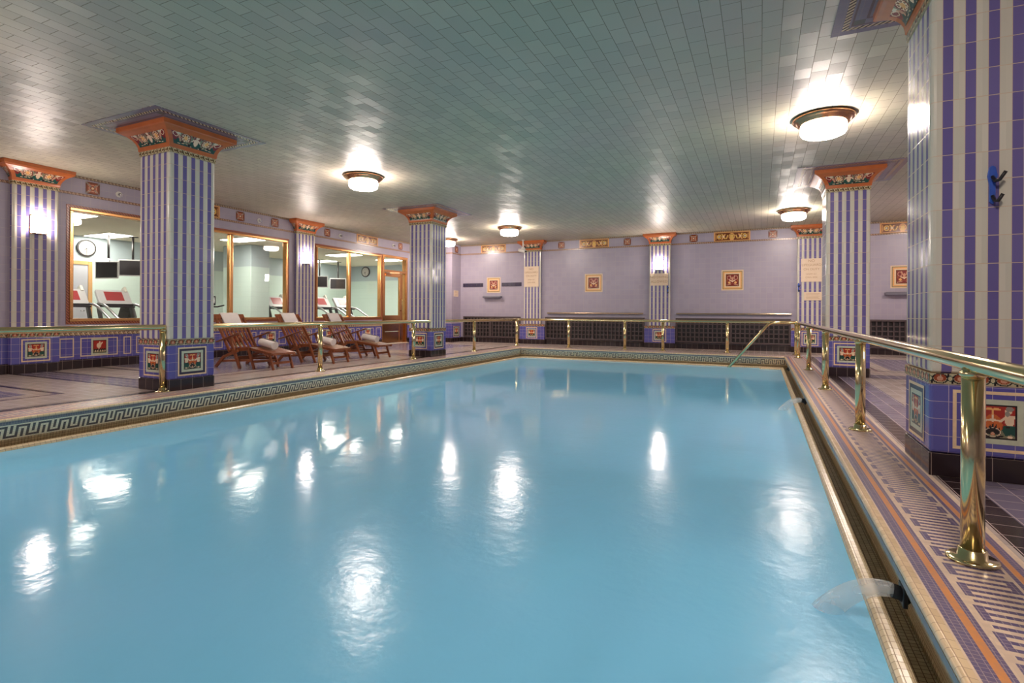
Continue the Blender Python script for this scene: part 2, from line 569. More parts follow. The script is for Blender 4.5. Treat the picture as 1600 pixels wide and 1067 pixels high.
def tag(o, label, cat, group=None):
    o['label'] = label; o['category'] = cat
    if group: o['group'] = group
    return o
def thing(name, label, cat, loc=(0, 0, 0), rz=0.0, group=None):
    o = bpy.data.objects.new(name, None)
    o.empty_display_size = 0.1
    COL.objects.link(o)
    o.location = loc; o.rotation_euler = (0, 0, rz)
    return tag(o, label, cat, group)
def struct(o):
    o['kind'] = 'structure'; return o
def dup(root, loc, rz=None, label=None, group=None, skip=()):
    r = root.copy(); COL.objects.link(r)
    r.location = loc
    if rz is not None: r.rotation_euler = (0, 0, rz)
    if label: r['label'] = label
    if group: r['group'] = group
    def kids(src, dst):
        for ch in list(src.children):
            if ch.name.split('.')[0] in skip: continue
            c = ch.copy(); COL.objects.link(c); c.parent = dst
            kids(ch, c)
    kids(root, r)
    return r

# ------------------------------------------------------------------ painted tiles (small mosaics of coloured cells)
class Raster:
    def __init__(self, w, h, bg):
        self.w, self.h = w, h
        self.g = [[bg] * w for _ in range(h)]
    def put(self, fn, c):
        for j in range(self.h):
            for i in range(self.w):
                x, y = (i + 0.5) / self.w, (j + 0.5) / self.h     # y down
                if fn(x, y): self.g[j][i] = c
        return self
    def rect(self, x0, y0, x1, y1, c): return self.put(lambda x, y: x0 <= x < x1 and y0 <= y < y1, c)
    def ell(self, cx, cy, rx, ry, c, inner=0.0):
        return self.put(lambda x, y: inner <= ((x - cx) / rx) ** 2 + ((y - cy) / ry) ** 2 <= 1, c)
    def line(self, x0, y0, x1, y1, t, c):
        L2 = (x1 - x0) ** 2 + (y1 - y0) ** 2
        def f(x, y):
            k = max(0, min(1, ((x - x0) * (x1 - x0) + (y - y0) * (y1 - y0)) / L2))
            return (x - x0 - k * (x1 - x0)) ** 2 + (y - y0 - k * (y1 - y0)) ** 2 < t * t
        return self.put(f, c)
    def poly(self, pts, c):
        def f(x, y):
            inside = False
            n = len(pts)
            for i in range(n):
                x0, y0 = pts[i]; x1, y1 = pts[(i + 1) % n]
                if (y0 > y) != (y1 > y) and x < (x1 - x0) * (y - y0) / (y1 - y0) + x0: inside = not inside
            return inside
        return self.put(f, c)
    def mirror(self):
        for row in self.g:
            for i in range(self.w // 2): row[self.w - 1 - i] = row[i]
        return self
    def faces(self, mb, fn, pal, maxrun=999):
        """fn(u, t) -> point, u 0..1 left to right, t 0..1 bottom to top"""
        for j, row in enumerate(self.g):
            t1, t0 = 1 - j / self.h, 1 - (j + 1) / self.h
            i = 0
            while i < self.w:
                k = i
                while k < self.w and row[k] == row[i] and k - i < maxrun: k += 1
                u0, u1 = i / self.w, k / self.w
                mb.face([fn(u0, t0), fn(u1, t0), fn(u1, t1), fn(u0, t1)], color=pal[row[i]])
                i = k
PAL = dict(sand=rgb(190, 178, 142), cream=rgb(236, 206, 166), mint=rgb(196, 200, 176), dark=rgb(40, 34, 34), red=rgb(168, 52, 42), skin=rgb(234, 206, 172),
           green=rgb(34, 76, 66), olive=rgb(128, 124, 96), gold=rgb(236, 174, 104), orange=rgb(206, 112, 58), white=rgb(214, 198, 170),
           navy=rgb(58, 52, 74), brown=rgb(116, 62, 34), pink=rgb(206, 150, 120), blue=rgb(70, 64, 158), rust=rgb(150, 70, 44),
           grey=rgb(150, 142, 130), fire=rgb(204, 104, 52), yellow=rgb(232, 186, 96), lav=rgb(178, 172, 196), wine=rgb(128, 40, 40))
def picture(kind):
    r = Raster(48, 44, 'red')
    r.rect(0, 0.72, 1, 1, 'olive')
    if kind == 'smiths':
        r.ell(0.5, 0.58, 0.2, 0.3, 'fire')
        for sx in (0.14, 0.86):
            m = 1 if sx < 0.5 else -1
            r.poly([(sx - 0.1 * m, 0.30), (sx + 0.12 * m, 0.30), (sx + 0.12 * m, 0.46), (sx + 0.07 * m, 0.60), (sx - 0.06 * m, 0.60)], 'skin')
            r.ell(sx + 0.03 * m, 0.17, 0.075, 0.1, 'skin')
            r.ell(sx + 0.01 * m, 0.11, 0.085, 0.07, 'grey')
            r.ell(sx + 0.06 * m, 0.25, 0.05, 0.08, 'grey')
            r.line(sx + 0.1 * m, 0.36, sx + 0.2 * m, 0.47, 0.03, 'skin')
            r.line(sx + 0.2 * m, 0.47, sx + 0.34 * m, 0.44, 0.026, 'skin')
            r.poly([(sx - 0.1 * m, 0.58), (sx + 0.13 * m, 0.58), (sx + 0.17 * m, 0.74), (sx + 0.09 * m, 0.9), (sx - 0.02 * m, 0.84), (sx - 0.11 * m, 0.9)], 'green')
            r.ell(sx + 0.01 * m, 0.92, 0.06, 0.035, 'skin')
            r.ell(sx + 0.05 * m, 0.64, 0.05, 0.03, 'dark')
        r.poly([(0.34, 0.86), (0.36, 0.66), (0.41, 0.72), (0.44, 0.56), (0.48, 0.66), (0.5, 0.48), (0.53, 0.66), (0.57, 0.56), (0.6, 0.72), (0.64, 0.66), (0.66, 0.86)], 'dark')
        r.ell(0.5, 0.8, 0.17, 0.13, 'skin', 0.78)
        r.ell(0.5, 0.84, 0.04, 0.04, 'pink')
        r.line(0.3, 0.9, 0.44, 0.95, 0.025, 'dark'); r.line(0.7, 0.9, 0.56, 0.95, 0.025, 'dark')
        r.line(0.5, 0.14, 0.5, 0.5, 0.014, 'skin')
        r.ell(0.42, 0.13, 0.09, 0.035, 'gold'); r.ell(0.58, 0.13, 0.09, 0.035, 'gold'); r.ell(0.5, 0.2, 0.03, 0.09, 'gold')
    elif kind == 'bird':
        r.ell(0.44, 0.42, 0.17, 0.2, 'skin'); r.ell(0.5, 0.2, 0.06, 0.1, 'skin'); r.line(0.55, 0.38, 0.68, 0.2, 0.05, 'skin')
        r.line(0.45, 0.6, 0.45, 0.75, 0.03, 'skin')
        for x in (0.15, 0.32, 0.52, 0.7, 0.86):
            r.ell(x, 0.76, 0.09, 0.1, 'dark'); r.ell(x + 0.03, 0.84, 0.04, 0.07, 'cream')
        r.rect(0, 0.92, 1, 1, 'olive')
    r.put(lambda x, y: x < 0.035 or x > 0.965 or y < 0.035 or y > 0.965, 'dark')
    return r
PIC_SMITH, PIC_BIRD = picture('smiths'), picture('bird')
def panel_faces(mb, x0, x1, z0, z1, P, band='navy', d=0.003, pic=PIC_SMITH, line=0.02, gap=0.03, mint=0.032):
    """framed picture panel; P(x, z, off) -> point on the face"""
    def quad(a0, a1, b0, b1, col, off):
        mb.face([P(a0, b0, off), P(a1, b0, off), P(a1, b1, off), P(a0, b1, off)], color=PAL[col])
    def ring(a0, a1, b0, b1, t, col, off):
        quad(a0, a1, b0, b0 + t, col, off); quad(a0, a1, b1 - t, b1, col, off)
        quad(a0, a0 + t, b0 + t, b1 - t, col, off); quad(a1 - t, a1, b0 + t, b1 - t, col, off)
    ring(x0, x1, z0, z1, line, 'cream', d)
    g = line
    if band:
        ring(x0 + g, x1 - g, z0 + g, z1 - g, gap, band, d)
    g += gap
    ring(x0 + g, x1 - g, z0 + g, z1 - g, mint, 'mint', d)
    g += mint
    ax0, ax1, az0, az1 = x0 + g, x1 - g, z0 + g, z1 - g
    pic.faces(mb, lambda u, t: P(ax0 + (ax1 - ax0) * u, az0 + (az1 - az0) * t, d), PAL)

def capital_relief():
    r = Raster(64, 22, 'wine')
    r.put(lambda x, y: y > 0.62 + 0.1 * math.sin(x * 40), 'green')
    r.ell(0.28, 0.42, 0.13, 0.42, 'olive', 0.62); r.ell(0.28, 0.42, 0.085, 0.27, 'cream'); r.ell(0.28, 0.42, 0.04, 0.13, 'gold')
    for k in range(8):
        a = k * PI / 4
        r.ell(0.28 + 0.06 * math.cos(a), 0.42 + 0.19 * math.sin(a), 0.014, 0.045, 'brown')
    r.ell(0.14, 0.2, 0.035, 0.11, 'white'); r.line(0.14, 0.3, 0.16, 0.7, 0.02, 'pink'); r.ell(0.07, 0.3, 0.05, 0.15, 'cream', 0.5)
    r.line(0.36, 0.75, 0.44, 0.2, 0.012, 'olive'); r.ell(0.41, 0.2, 0.03, 0.1, 'olive', 0.4)
    r.line(0.1, 0.9, 0.3, 0.8, 0.012, 'cream'); r.line(0.3, 0.8, 0.42, 0.95, 0.012, 'cream'); r.ell(0.2, 0.75, 0.03, 0.08, 'dark')
    r.ell(0.36, 0.85, 0.03, 0.1, 'dark')
    r.ell(0.5, 0.2, 0.03, 0.13, 'skin'); r.poly([(0.42, 0.36), (0.5, 0.32), (0.5, 0.86), (0.46, 0.7), (0.46, 0.5)], 'skin')
    r.line(0.44, 0.4, 0.4, 0.55, 0.016, 'skin')
    return r.mirror()
REL = capital_relief()
def frieze_art():
    r = Raster(56, 16, 'brown')
    r.ell(0.12, 0.5, 0.07, 0.34, 'yellow', 0.3); r.ell(0.12, 0.5, 0.025, 0.12, 'white'); r.rect(0.01, 0.1, 0.04, 0.9, 'gold')
    r.line(0.2, 0.15, 0.3, 0.8, 0.022, 'yellow'); r.line(0.3, 0.2, 0.2, 0.85, 0.022, 'gold'); r.ell(0.25, 0.5, 0.03, 0.12, 'cream')
    r.line(0.32, 0.5, 0.4, 0.5, 0.03, 'gold'); r.line(0.34, 0.8, 0.38, 0.3, 0.018, 'yellow')
    r.ell(0.5, 0.5, 0.09, 0.46, 'gold', 0.55); r.ell(0.5, 0.52, 0.06, 0.3, 'yellow'); r.rect(0.44, 0.86, 0.56, 1, 'gold')
    return r.mirror()
FRI = frieze_art()
def accent_art():
    r = Raster(20, 20, 'rust')
    r.put(lambda x, y: x < 0.1 or x > 0.9 or y < 0.1 or y > 0.9, 'brown')
    r.ell(0.5, 0.5, 0.3, 0.3, 'pink', 0.55); r.ell(0.5, 0.5, 0.1, 0.1, 'cream')
    for a in (0.25, 0.75):
        for b in (0.25, 0.75): r.ell(a, b, 0.09, 0.09, 'pink')
    r.put(lambda x, y: abs(abs(x - 0.5) - abs(y - 0.5)) < 0.05 and abs(x - 0.5) > 0.1, 'grey')
    return r
ACC = accent_art()
def medallion_art():
    r = Raster(30, 30, 'wine')
    r.put(lambda x, y: x < 0.06 or x > 0.94 or y < 0.06 or y > 0.94, 'brown')
    r.ell(0.5, 0.42, 0.06, 0.2, 'pink'); r.ell(0.26, 0.7, 0.1, 0.09, 'gold')
    r.ell(0.24, 0.3, 0.14, 0.18, 'pink', 0.5); r.line(0.5, 0.62, 0.3, 0.5, 0.035, 'cream'); r.line(0.5, 0.75, 0.2, 0.88, 0.03, 'rust')
    r.line(0.34, 0.12, 0.42, 0.36, 0.03, 'pink'); r.ell(0.12, 0.52, 0.05, 0.1, 'rust'); r.line(0.1, 0.9, 0.36, 0.82, 0.03, 'pink')
    return r.mirror()
MED = medallion_art()
def palmette_art():
    r = Raster(20, 11, 'sand')
    r.ell(0.5, 0.5, 0.42, 0.52, 'dark', 0.6); r.ell(0.5, 0.45, 0.31, 0.38, 'rust'); r.ell(0.5, 0.5, 0.15, 0.25, 'pink'); r.rect(0.48, 0.05, 0.53, 0.45, 'sand')
    r.ell(0.02, 0.5, 0.1, 0.3, 'green', 0.4); r.ell(0.98, 0.5, 0.1, 0.3, 'green', 0.4); r.ell(0.1, 0.85, 0.06, 0.12, 'dark'); r.ell(0.9, 0.15, 0.06, 0.12, 'dark')
    return r
PALM = palmette_art()

# ------------------------------------------------------------------ dimensions of the hall
WL, WF, WR, WN = -11.2, 16.69, 5.6, -3.2       # left, far, right, near wall planes
ZC = 3.49
XL, XR, YF, YN = -6.571, 0.527, 14.651, -2.6   # nose of the pool curb
ZW = -0.29                                     # water level

# ------------------------------------------------------------------ large structure
struct(MB().box(WL - 0.05, XL - 0.489, WN, WF + 0.05, -0.1, 0).box(XL - 0.489, XR + 0.489, YF + 0.489, WF + 0.05, -0.1, 0)
       .box(XR + 0.489, WR, WN, WF + 0.05, -0.1, 0).box(XL - 0.489, XR + 0.489, WN, YN - 0.01, -0.1, 0).build('floor', floor_m))
struct(MB().box(WL - 0.1, WR + 0.1, WN - 0.1, WF + 0.1, ZC, ZC + 0.12).build('ceiling', ceil_tile))
# the ceiling tile runs along the hall: swap its texture axes
for ob in [bpy.data.objects['ceiling']]:
    for d in ob.data.uv_layers[0].data:
        d.uv = (d.uv[1], d.uv[0])
struct(MB().box(WL - 0.1, WR + 0.2, WF, WF + 0.2, 0, ZC).build('wall_far', lav_wall))
struct(MB().box(WR, WR + 0.2, WN, WF, 0, ZC).build('wall_right', lav_wall))
struct(MB().box(WL - 0.2, WR + 0.2, WN - 0.2, WN, 0, ZC).build('wall_near', lav_wall))
W1 = (5.17, 10.09, 0.805, 2.95)
W2 = (10.97, 13.87, 0.805, 2.95)
DR = (13.87, 15.22, 0.0, 2.95)
wl = MB()
T = 0.14
wl.box(WL - T, WL, WN, W1[0], 0, ZC).box(WL - T, WL, W1[1], W2[0], 0, ZC).box(WL - T, WL, DR[1], WF, 0, ZC)
wl.box(WL - T, WL, W1[0], W1[1], 0, W1[2]).box(WL - T, WL, W2[0], W2[1], 0, W2[2])
wl.box(WL - T, WL, W1[0], W1[1], W1[3], ZC).box(WL - T, WL, W2[0], DR[1], W2[3], ZC)
wall_left = struct(wl.build('wall_left', lav_wall))
wall_far = bpy.data.objects['wall_far']
wall_near = bpy.data.objects['wall_near']
# corner pier
PX, PY = -9.9, 16.08
pier = struct(MB().box(WL, PX, PY, WF, 0.66, ZC).build('wall_pier', lav_wall))
# baseboards and wainscot on the left wall
bb = MB()
for a, b in ((WN, DR[0] - 0.02), (DR[1] + 0.02, PY)):
    bb.box(WL, WL + 0.018, a, b, 0, 0.17)
struct(bb.build('baseboard_left', black_tile))
wb = MB()
for a, b in ((WN, DR[0] - 0.02), (DR[1] + 0.02, PY)):
    wb.box(WL, WL + 0.014, a, b, 0.17, 0.6)
wains = struct(wb.build('trim_1', blue_tile))
rb = MB()
for a, b in ((WN, DR[0] - 0.02), (DR[1] + 0.02, PY)):
    rb.box(WL, WL + 0.02, a, b, 0.6, 0.66)
struct(rb.build('trim_2', rope_wains))
struct(MB().box(WL, WL + 0.012, WN, PY, 3.445, ZC).box(PX, WR, WF - 0.012, WF, 3.445, ZC).build('trim_3', rope_hi))
struct(MB().box(WL, WL + 0.012, WN, PY, 3.135, 3.18).box(PX, WR, WF - 0.012, WF, 3.135, 3.18)
       .box(WL, PX + 0.012, PY - 0.012, PY, 3.135, 3.18).box(PX, PX + 0.012, PY, WF, 3.135, 3.18).build('trim_4', rope_mid))
struct(MB().box(PX, WR, WF - 0.018, WF, 0, 0.17).build('baseboard_far', black_tile))
# pier base
struct(MB().box(WL, PX + 0.012, PY - 0.012, WF, 0.152, 0.66).build('trim_5', blue_tile))
struct(MB().box(WL, PX + 0.016, PY - 0.016, WF, 0, 0.152).build('baseboard_pier', black_tile))
# cream outline frames and pictures on the blue wainscot
def wall_left_P(y, z, off): return (WL + 0.014 + off, y, z)
fr = MB()
def outline(y0, y1, z0=0.215, z1=0.555, t=0.018):
    for a0, a1, b0, b1 in ((y0, y1, z0, z0 + t), (y0, y1, z1 - t, z1), (y0, y0 + t, z0 + t, z1 - t), (y1 - t, y1, z0 + t, z1 - t)):
        fr.box(WL + 0.013, WL + 0.017, a0, a1, b0, b1)
for y0, y1 in ((5.07, 5.29), (5.39, 6.01), (6.11, 6.25), (6.34, 6.96), (7.06, 7.28), (7.36, 7.9), (7.98, 8.2), (8.30, 8.87), (8.97, 9.1), (9.2, 9.67), (9.77, 9.99),
               (11.02, 11.16), (11.26, 11.8), (11.9, 12.56), (12.66, 12.8), (12.93, 13.45), (13.57, 13.8), (3.9, 4.2), (3.1, 3.8), (1.9, 2.9)):
    outline(y0, y1)
fr.build('outline_tile', cream_glaze, wains)
for k, yc in enumerate((5.70, 6.65, 7.63, 8.585, 9.52, 11.53, 12.29, 13.17)):
    pm = MB()
    panel_faces(pm, yc - 0.14, yc + 0.14, 0.235, 0.535, wall_left_P, None, 0.006, PIC_BIRD if k % 3 == 0 else PIC_SMITH, 0.0, 0.0, 0.03)
    pm.build('picture_tile', painted, wains)

# ------------------------------------------------------------------ pool curb, gutter, coping
def pt(d, z, side, t):
    if side == 0: return (XL - d, t, z)
    if side == 1: return (t, YF + d, z)
    return (XR + d, t, z)
def strip(name, prof, mat, smooth=False):
    """sweep a profile [(outward offset, z)] round three sides of the pool with mitred corners"""
    mb = MB()
    cum = [0.0]
    for (d0, z0), (d1, z1) in zip(prof, prof[1:]):
        cum.append(cum[-1] + math.hypot(d1 - d0, z1 - z0))
    for side in range(3):
        for i, ((d0, z0), (d1, z1)) in enumerate(zip(prof, prof[1:])):
            def ends(d):
                if side == 0: return YN, YF + d
                if side == 1: return XL - d, XR + d
                return YF + d, YN
            a0, b0 = ends(d0); a1, b1 = ends(d1)
            mb.face([pt(d0, z0, side, a0), pt(d0, z0, side, b0), pt(d1, z1, side, b1), pt(d1, z1, side, a1)],
                    uv=[(cum[i], a0), (cum[i], b0), (cum[i + 1], b1), (cum[i + 1], a1)], smooth=smooth)
    return struct(mb.build(name, mat))
bead = [(0.004, -0.03)] + [(0.02 - 0.018 * math.cos(a), -0.014 + 0.018 * math.sin(a)) for a in [(-50 + 14 * k) * PI / 180 for k in range(11)]] + [(0.045, 0.002)]
strip('trim_6', [(0.042, 0.002), (0.489, 0.002)], mosaic_deck)
strip('trim_7', bead, bead_tile, True)
strip('trim_8', [(0.004, -0.026), (0.004, -0.056), (0.008, -0.06)], band_tile)
strip('trim_9', [(0.006, -0.055), (0.072, -0.212)], key_mosaic)
strip('trim_10', [(0.07, -0.206), (0.085, -0.29), (0.08, -0.325), (0.0, -0.335), (-0.012, -0.29)], gutter_tile)
strip('trim_11', [(-0.010, -0.34), (-0.010, -0.27), (-0.018, -0.258), (-0.034, -0.254), (-0.062, -0.258), (-0.074, -0.268), (-0.081, -0.285), (-0.083, -0.33)], coping_tile, True)
strip('trim_12', [(-0.083, -0.32), (-0.083, -1.6)], pool_tile)
struct(MB().box(XL + 0.08, XR - 0.08, YN, YF - 0.08, -1.7, -1.6).build('pool_floor', pool_tile))
struct(MB().box(XL - 0.09, XR + 0.09, YN - 0.02, YN, -1.6, 0).build('pool_wall_near', pool_tile))
water = MB()
NX, NY = 60, 140
wx0, wx1, wy0, wy1 = XL + 0.0815, XR - 0.0815, YN + 0.005, YF - 0.0815
water.box(wx0, wx1, wy0, wy1, -0.6, ZW)
wo = water.build('pool_water', water_m)
tag(wo, 'pale blue swimming pool water filling the tiled pool', 'water')
wo['kind'] = 'stuff'

# ------------------------------------------------------------------ columns and pilasters
def column_parts(root, hw, hd, faces, zb=0.67, base_hw=None, base_hd=None, flare=0.19, panel=True, back=None):
    """square striped column about the local origin; faces lists which sides exist: F(-y) B(+y) L(-x) R(+x)"""
    bhw = base_hw or hw; bhd = base_hd or hd
    y1 = hd if back is None else back
    e = 0.006
    MB().box(-hw, hw, -hd, y1, zb, 3.14).build('shaft', shaft_m, root, bevel=0.03, seg=3)
    base = MB().box(-bhw, bhw, -bhd, y1, 0.152, 0.606).build('base', blue_tile, root, bevel=0.02, seg=3)
    MB().box(-bhw - 0.003, bhw + 0.003, -bhd - 0.003, y1 + (0.003 if back is None else 0), 0, 0.152).build('plinth', black_tile, root, bevel=0.008)
    # palmette border
    mb = MB()
    SIDES = {'F': (lambda x, z, o: (x, -bhd - o, z), bhw), 'B': (lambda x, z, o: (-x, bhd + o, z), bhw),
             'R': (lambda x, z, o: (bhw + o, x, z), bhd), 'L': (lambda x, z, o: (-bhw - o, -x, z), bhd)}
    def span(k):
        if k in 'FB' or back is None: return -SIDES[k][1], SIDES[k][1]
        return (-bhd, y1) if k == 'R' else (-y1, bhd)
    for k in faces:
        P, h = SIDES[k]
        a, b = span(k)
        n = max(1, round((b - a) / 0.11))
        st = (b - a) / n
        for i in range(n):
            PALM.faces(mb, lambda u, t: P(a + st * (i + u), 0.606 + 0.064 * t, 0.004), PAL)
        mb.face([P(a, 0.67, 0.004), P(b, 0.67, 0.004), P(b, 0.67, -0.03), P(a, 0.67, -0.03)], color=PAL['cream'])
    mb.build('palmette_border', painted, root)
    MB().box(-bhw, bhw, -bhd, y1, 0.6, 0.67).build('border_core', cream_glaze, root)
    if panel:
        for k in faces:
            P, h = SIDES[k]
            if h < 0.2: continue
            mb = MB()
            panel_faces(mb, -0.2, 0.2, 0.19, 0.57, P, 'navy' if k != 'F' else None, 0.003)
            mb.build('tile_panel', painted, base)
    MB().box(-hw - 0.004, hw + 0.004, -hd - 0.004, y1 + (0.004 if back is None else 0), 3.13, 3.19).build('wave_border', wave_top, root)
    # flaring capital
    prof = [(0.006, 3.19), (0.012, 3.2), (0.014, 3.225), (0.02, 3.26), (0.036, 3.3), (0.062, 3.34), (0.1, 3.375), (0.15, 3.405), (flare - 0.012, 3.418), (flare, 3.43), (flare, 3.489)]
    cap = MB()
    def R(o, z):
        yb = hd + o if back is None else y1
        return [(-hw - o, -hd - o, z), (hw + o, -hd - o, z), (hw + o, yb, z), (-hw - o, yb, z)]
    rings = [R(o, z) for o, z in prof]
    cap.face(rings[0][::-1]); cap.face(rings[-1])
    for ra, rbn in zip(rings, rings[1:]):
        for i in range(4):
            j = (i + 1) % 4
            cap.face([ra[i], ra[j], rbn[j], rbn[i]])
    capo = cap.build('capital', terracotta, root)
    # painted relief following the curve
    ip = [(3.235, 0.0155), (3.26, 0.02), (3.3, 0.036), (3.34, 0.062), (3.375, 0.1), (3.405, 0.15)]
    def off(z):
        for (za, oa), (zb2, ob) in zip(ip, ip[1:]):
            if z <= zb2: return oa + (ob - oa) * (z - za) / (zb2 - za)
        return ip[-1][1]
    for k in faces:
        if k in 'LR' and back is not None: half = 0.0
        mb = MB()
        def fnr(u, t, k=k):
            z = 3.24 + (3.40 - 3.24) * t
            o = off(z)
            h = (hw if k in 'FB' else hd) + o - 0.055
            if k in 'LR' and back is not None:
                a = -hd - o + 0.05; b = y1
                x = a + (b - a) * u
                if k == 'L': return (-hw - o - 0.004, b + a - x, z + 0.003)
                return (hw + o + 0.004, x, z + 0.003)
            x = -h + 2 * h * u
            return {'F': (x, -hd - o - 0.004, z + 0.003), 'B': (-x, hd + o + 0.004, z + 0.003),
                    'R': (hw + o + 0.004, x, z + 0.003), 'L': (-hw - o - 0.004, -x, z + 0.003)}[k]
        REL.faces(mb, fnr, PAL)
        mb.build('capital_relief', painted, capo)
COLS = [(-7.28, 4.66, 'tall blue and white striped column nearest the left handrail, foreground left'),
        (-7.31, 10.77, 'striped column behind the deck chairs, in front of the brass door'),
        (1.325, 10.8, 'striped column midway along the right side of the pool walk'),
        (1.325, 4.63, 'large striped column at the right edge of the picture with a blue hook')]
c0 = thing('tiled_column', COLS[0][2], 'column', (COLS[0][0], COLS[0][1], 0), 0, 'striped tile columns beside the pool')
column_parts(c0, 0.32, 0.32, 'FBLR')
for x, y, lb in COLS[1:]:
    dup(c0, (x, y, 0), 0, lb)
for x, y in [(c[0], c[1]) for c in COLS]:
    MB().box(-0.78, 0.78, -0.78, 0.78, -0.006, 0.0).build('ceiling_surround', surround_m, bpy.data.objects['ceiling'], loc=(x, y, ZC))
# pilasters on the left wall (front faces +x) and on the far wall (front faces -y)
pl = thing('wall_pilaster', 'striped wall pilaster at the far left edge, left of the first gym window', 'pilaster', (WL + 0.05, 4.7, 0), PI / 2, 'striped pilasters on the left wall')
column_parts(pl, 0.32, 0.05, 'FLR', base_hw=0.34, base_hd=0.06, flare=0.17, back=0.05)
dup(pl, (WL + 0.05, 10.58, 0), PI / 2, 'striped wall pilaster between the two gym windows behind the deck chairs')
pf = thing('wall_pilaster', 'striped far wall pilaster under the white security camera', 'pilaster', (-7.03, WF - 0.05, 0), 0, 'striped pilasters on the far wall')
column_parts(pf, 0.315, 0.05, 'FLR', base_hw=0.46, base_hd=0.075, flare=0.17, back=0.05)
dup(pf, (-2.8, WF - 0.05, 0), 0, 'striped middle pilaster of the far wall with a lit sconce')
dup(pf, (1.22, WF - 0.05, 0), 0, 'striped far wall pilaster with two plaques beside the right hand column')
# picture panel on the pier
pm = MB(); panel_faces(pm, 16.18, 16.58, 0.19, 0.57, lambda y, z, o: (PX + 0.012 + o, y, z), 'navy')
pm.build('picture_tile', painted, bpy.data.objects['trim_5'])
pm = MB(); ACC.faces(pm, lambda u, t: (PX + 0.004, 16.27 + 0.23 * u, 3.2 + 0.22 * t), PAL)
pm.build('accent_tile', painted, pier)

# ------------------------------------------------------------------ decorative tiles in the walls
def frieze(parent, c, P):
    mb = MB()
    W, H = 0.49, 0.145
    for a0, a1, b0, b1 in ((-W, W, -H, -H + 0.035), (-W, W, H - 0.035, H), (-W, -W + 0.035, -H + 0.035, H - 0.035), (W - 0.035, W, -H + 0.035, H - 0.035)):
        mb.face([P(c + a0, 3.31 + b0, 0.012), P(c + a1, 3.31 + b0, 0.012), P(c + a1, 3.31 + b1, 0.012), P(c + a0, 3.31 + b1, 0.012)], color=PAL['gold'])
    for q in (((-W, -H), (W, -H)), ((W, -H), (W, H)), ((W, H), (-W, H)), ((-W, H), (-W, -H))):
        (a, b), (a2, b2) = q
        mb.face([P(c + a, 3.31 + b, 0), P(c + a2, 3.31 + b2, 0), P(c + a2, 3.31 + b2, 0.012), P(c + a, 3.31 + b, 0.012)], color=PAL['gold'])
    FRI.faces(mb, lambda u, t: P(c - W + 0.035 + (2 * W - 0.07) * u, 3.31 - H + 0.035 + (2 * H - 0.07) * t, 0.008), PAL)
    mb.build('frieze_panel', painted, parent)
def accent(parent, c, P):
    mb = MB()
    ACC.faces(mb, lambda u, t: P(c - 0.115 + 0.23 * u, 3.2 + 0.22 * t, 0.006), PAL)
    mb.build('accent_tile', painted, parent)
def medallion(parent, c, P, z0=1.74, z1=2.33):
    mb = MB()
    W = (z1 - z0) / 2
    zc = (z0 + z1) / 2
    def ring(r0, r1, col, off):
        for a0, a1, b0, b1 in ((-r0, r0, -r0, -r1), (-r0, r0, r1, r0), (-r0, -r1, -r1, r1), (r1, r0, -r1, r1)):
            mb.face([P(c + a0, zc + b0, off), P(c + a1, zc + b0, off), P(c + a1, zc + b1, off), P(c + a0, zc + b1, off)], color=PAL[col])
    ring(W, W * 0.9, 'cream', 0.004); ring(W * 0.9, W * 0.84, 'olive', 0.004); ring(W * 0.84, W * 0.72, 'gold', 0.005); ring(W * 0.72, W * 0.6, 'cream', 0.006)
    MED.faces(mb, lambda u, t: P(c + W * 0.6 * (2 * u - 1), zc + W * 0.6 * (2 * t - 1), 0.006), PAL)
    mb.build('medallion_tile', painted, parent)
def PF(x, z, o): return (x, WF - o, z)
def PLf(y, z, o): return (WL + o, y, z)
for x in (-8.57, -4.9, -0.77, 3.31): frieze(wall_far, x, PF)
for x in (-6.02, -3.82, -1.83, 0.30): accent(wall_far, x, PF)
for x in (-4.91, -0.75): medallion(wall_far, x, PF)
medallion(wall_far, -8.55, PF, 1.76, 2.3); medallion(wall_far, 3.35, PF, 1.74, 2.33)
for y in (7.63, 13.15): frieze(wall_left, y, PLf)
for y in (5.58, 6.6, 8.65, 9.64, 11.44, 14.83): accent(wall_left, y, PLf)

# ------------------------------------------------------------------ windows and door of the gym
def frame_bars(mb, y0, y1, z0, z1, w, x0, x1):
    mb.box(x0, x1, y0, y1, z0, z0 + w).box(x0, x1, y0, y1, z1 - w, z1)
    mb.box(x0, x1, y0, y0 + w, z0 + w, z1 - w).box(x0, x1, y1 - w, y1, z0 + w, z1 - w)
def rope_frame_mat():
    M = Mat('rope_tile_frame', rough=0.25)
    u, v = M.uv()
    t = (((u + v) / 0.05).frac()).lt(0.5)
    M.set('Base Color', M.mix(t, rgb(176, 104, 72), rgb(120, 62, 48)))
    return M.m
rope_frame = rope_frame_mat()
def window(name, W, mulls):
    y0, y1, z0, z1 = W
    fm = MB(); frame_bars(fm, y0, y1, z0, z1, 0.045, WL - T, WL + 0.012)
    f = struct(fm.build(name, rope_frame))
    fm = MB(); frame_bars(fm, y0 + 0.045, y1 - 0.045, z0 + 0.045, z1 - 0.045, 0.06, WL - 0.11, WL + 0.03)
    fm.build('window_frame', copper, f, bevel=0.012)
    for m in mulls:
        MB().box(WL - 0.09, WL + 0.02, m - 0.05, m + 0.05, z0 + 0.105, z1 - 0.105).build('mullion', copper, f, bevel=0.02)
    MB().box(WL - 0.062, WL - 0.055, y0 + 0.1, y1 - 0.1, z0 + 0.1, z1 - 0.1).build('window_pane', glass, f)
    return f
window('window_1', W1, (6.85, 8.42))
window('window_2', W2, (12.36,))
y0, y1 = DR[0], DR[1]
fm = MB()
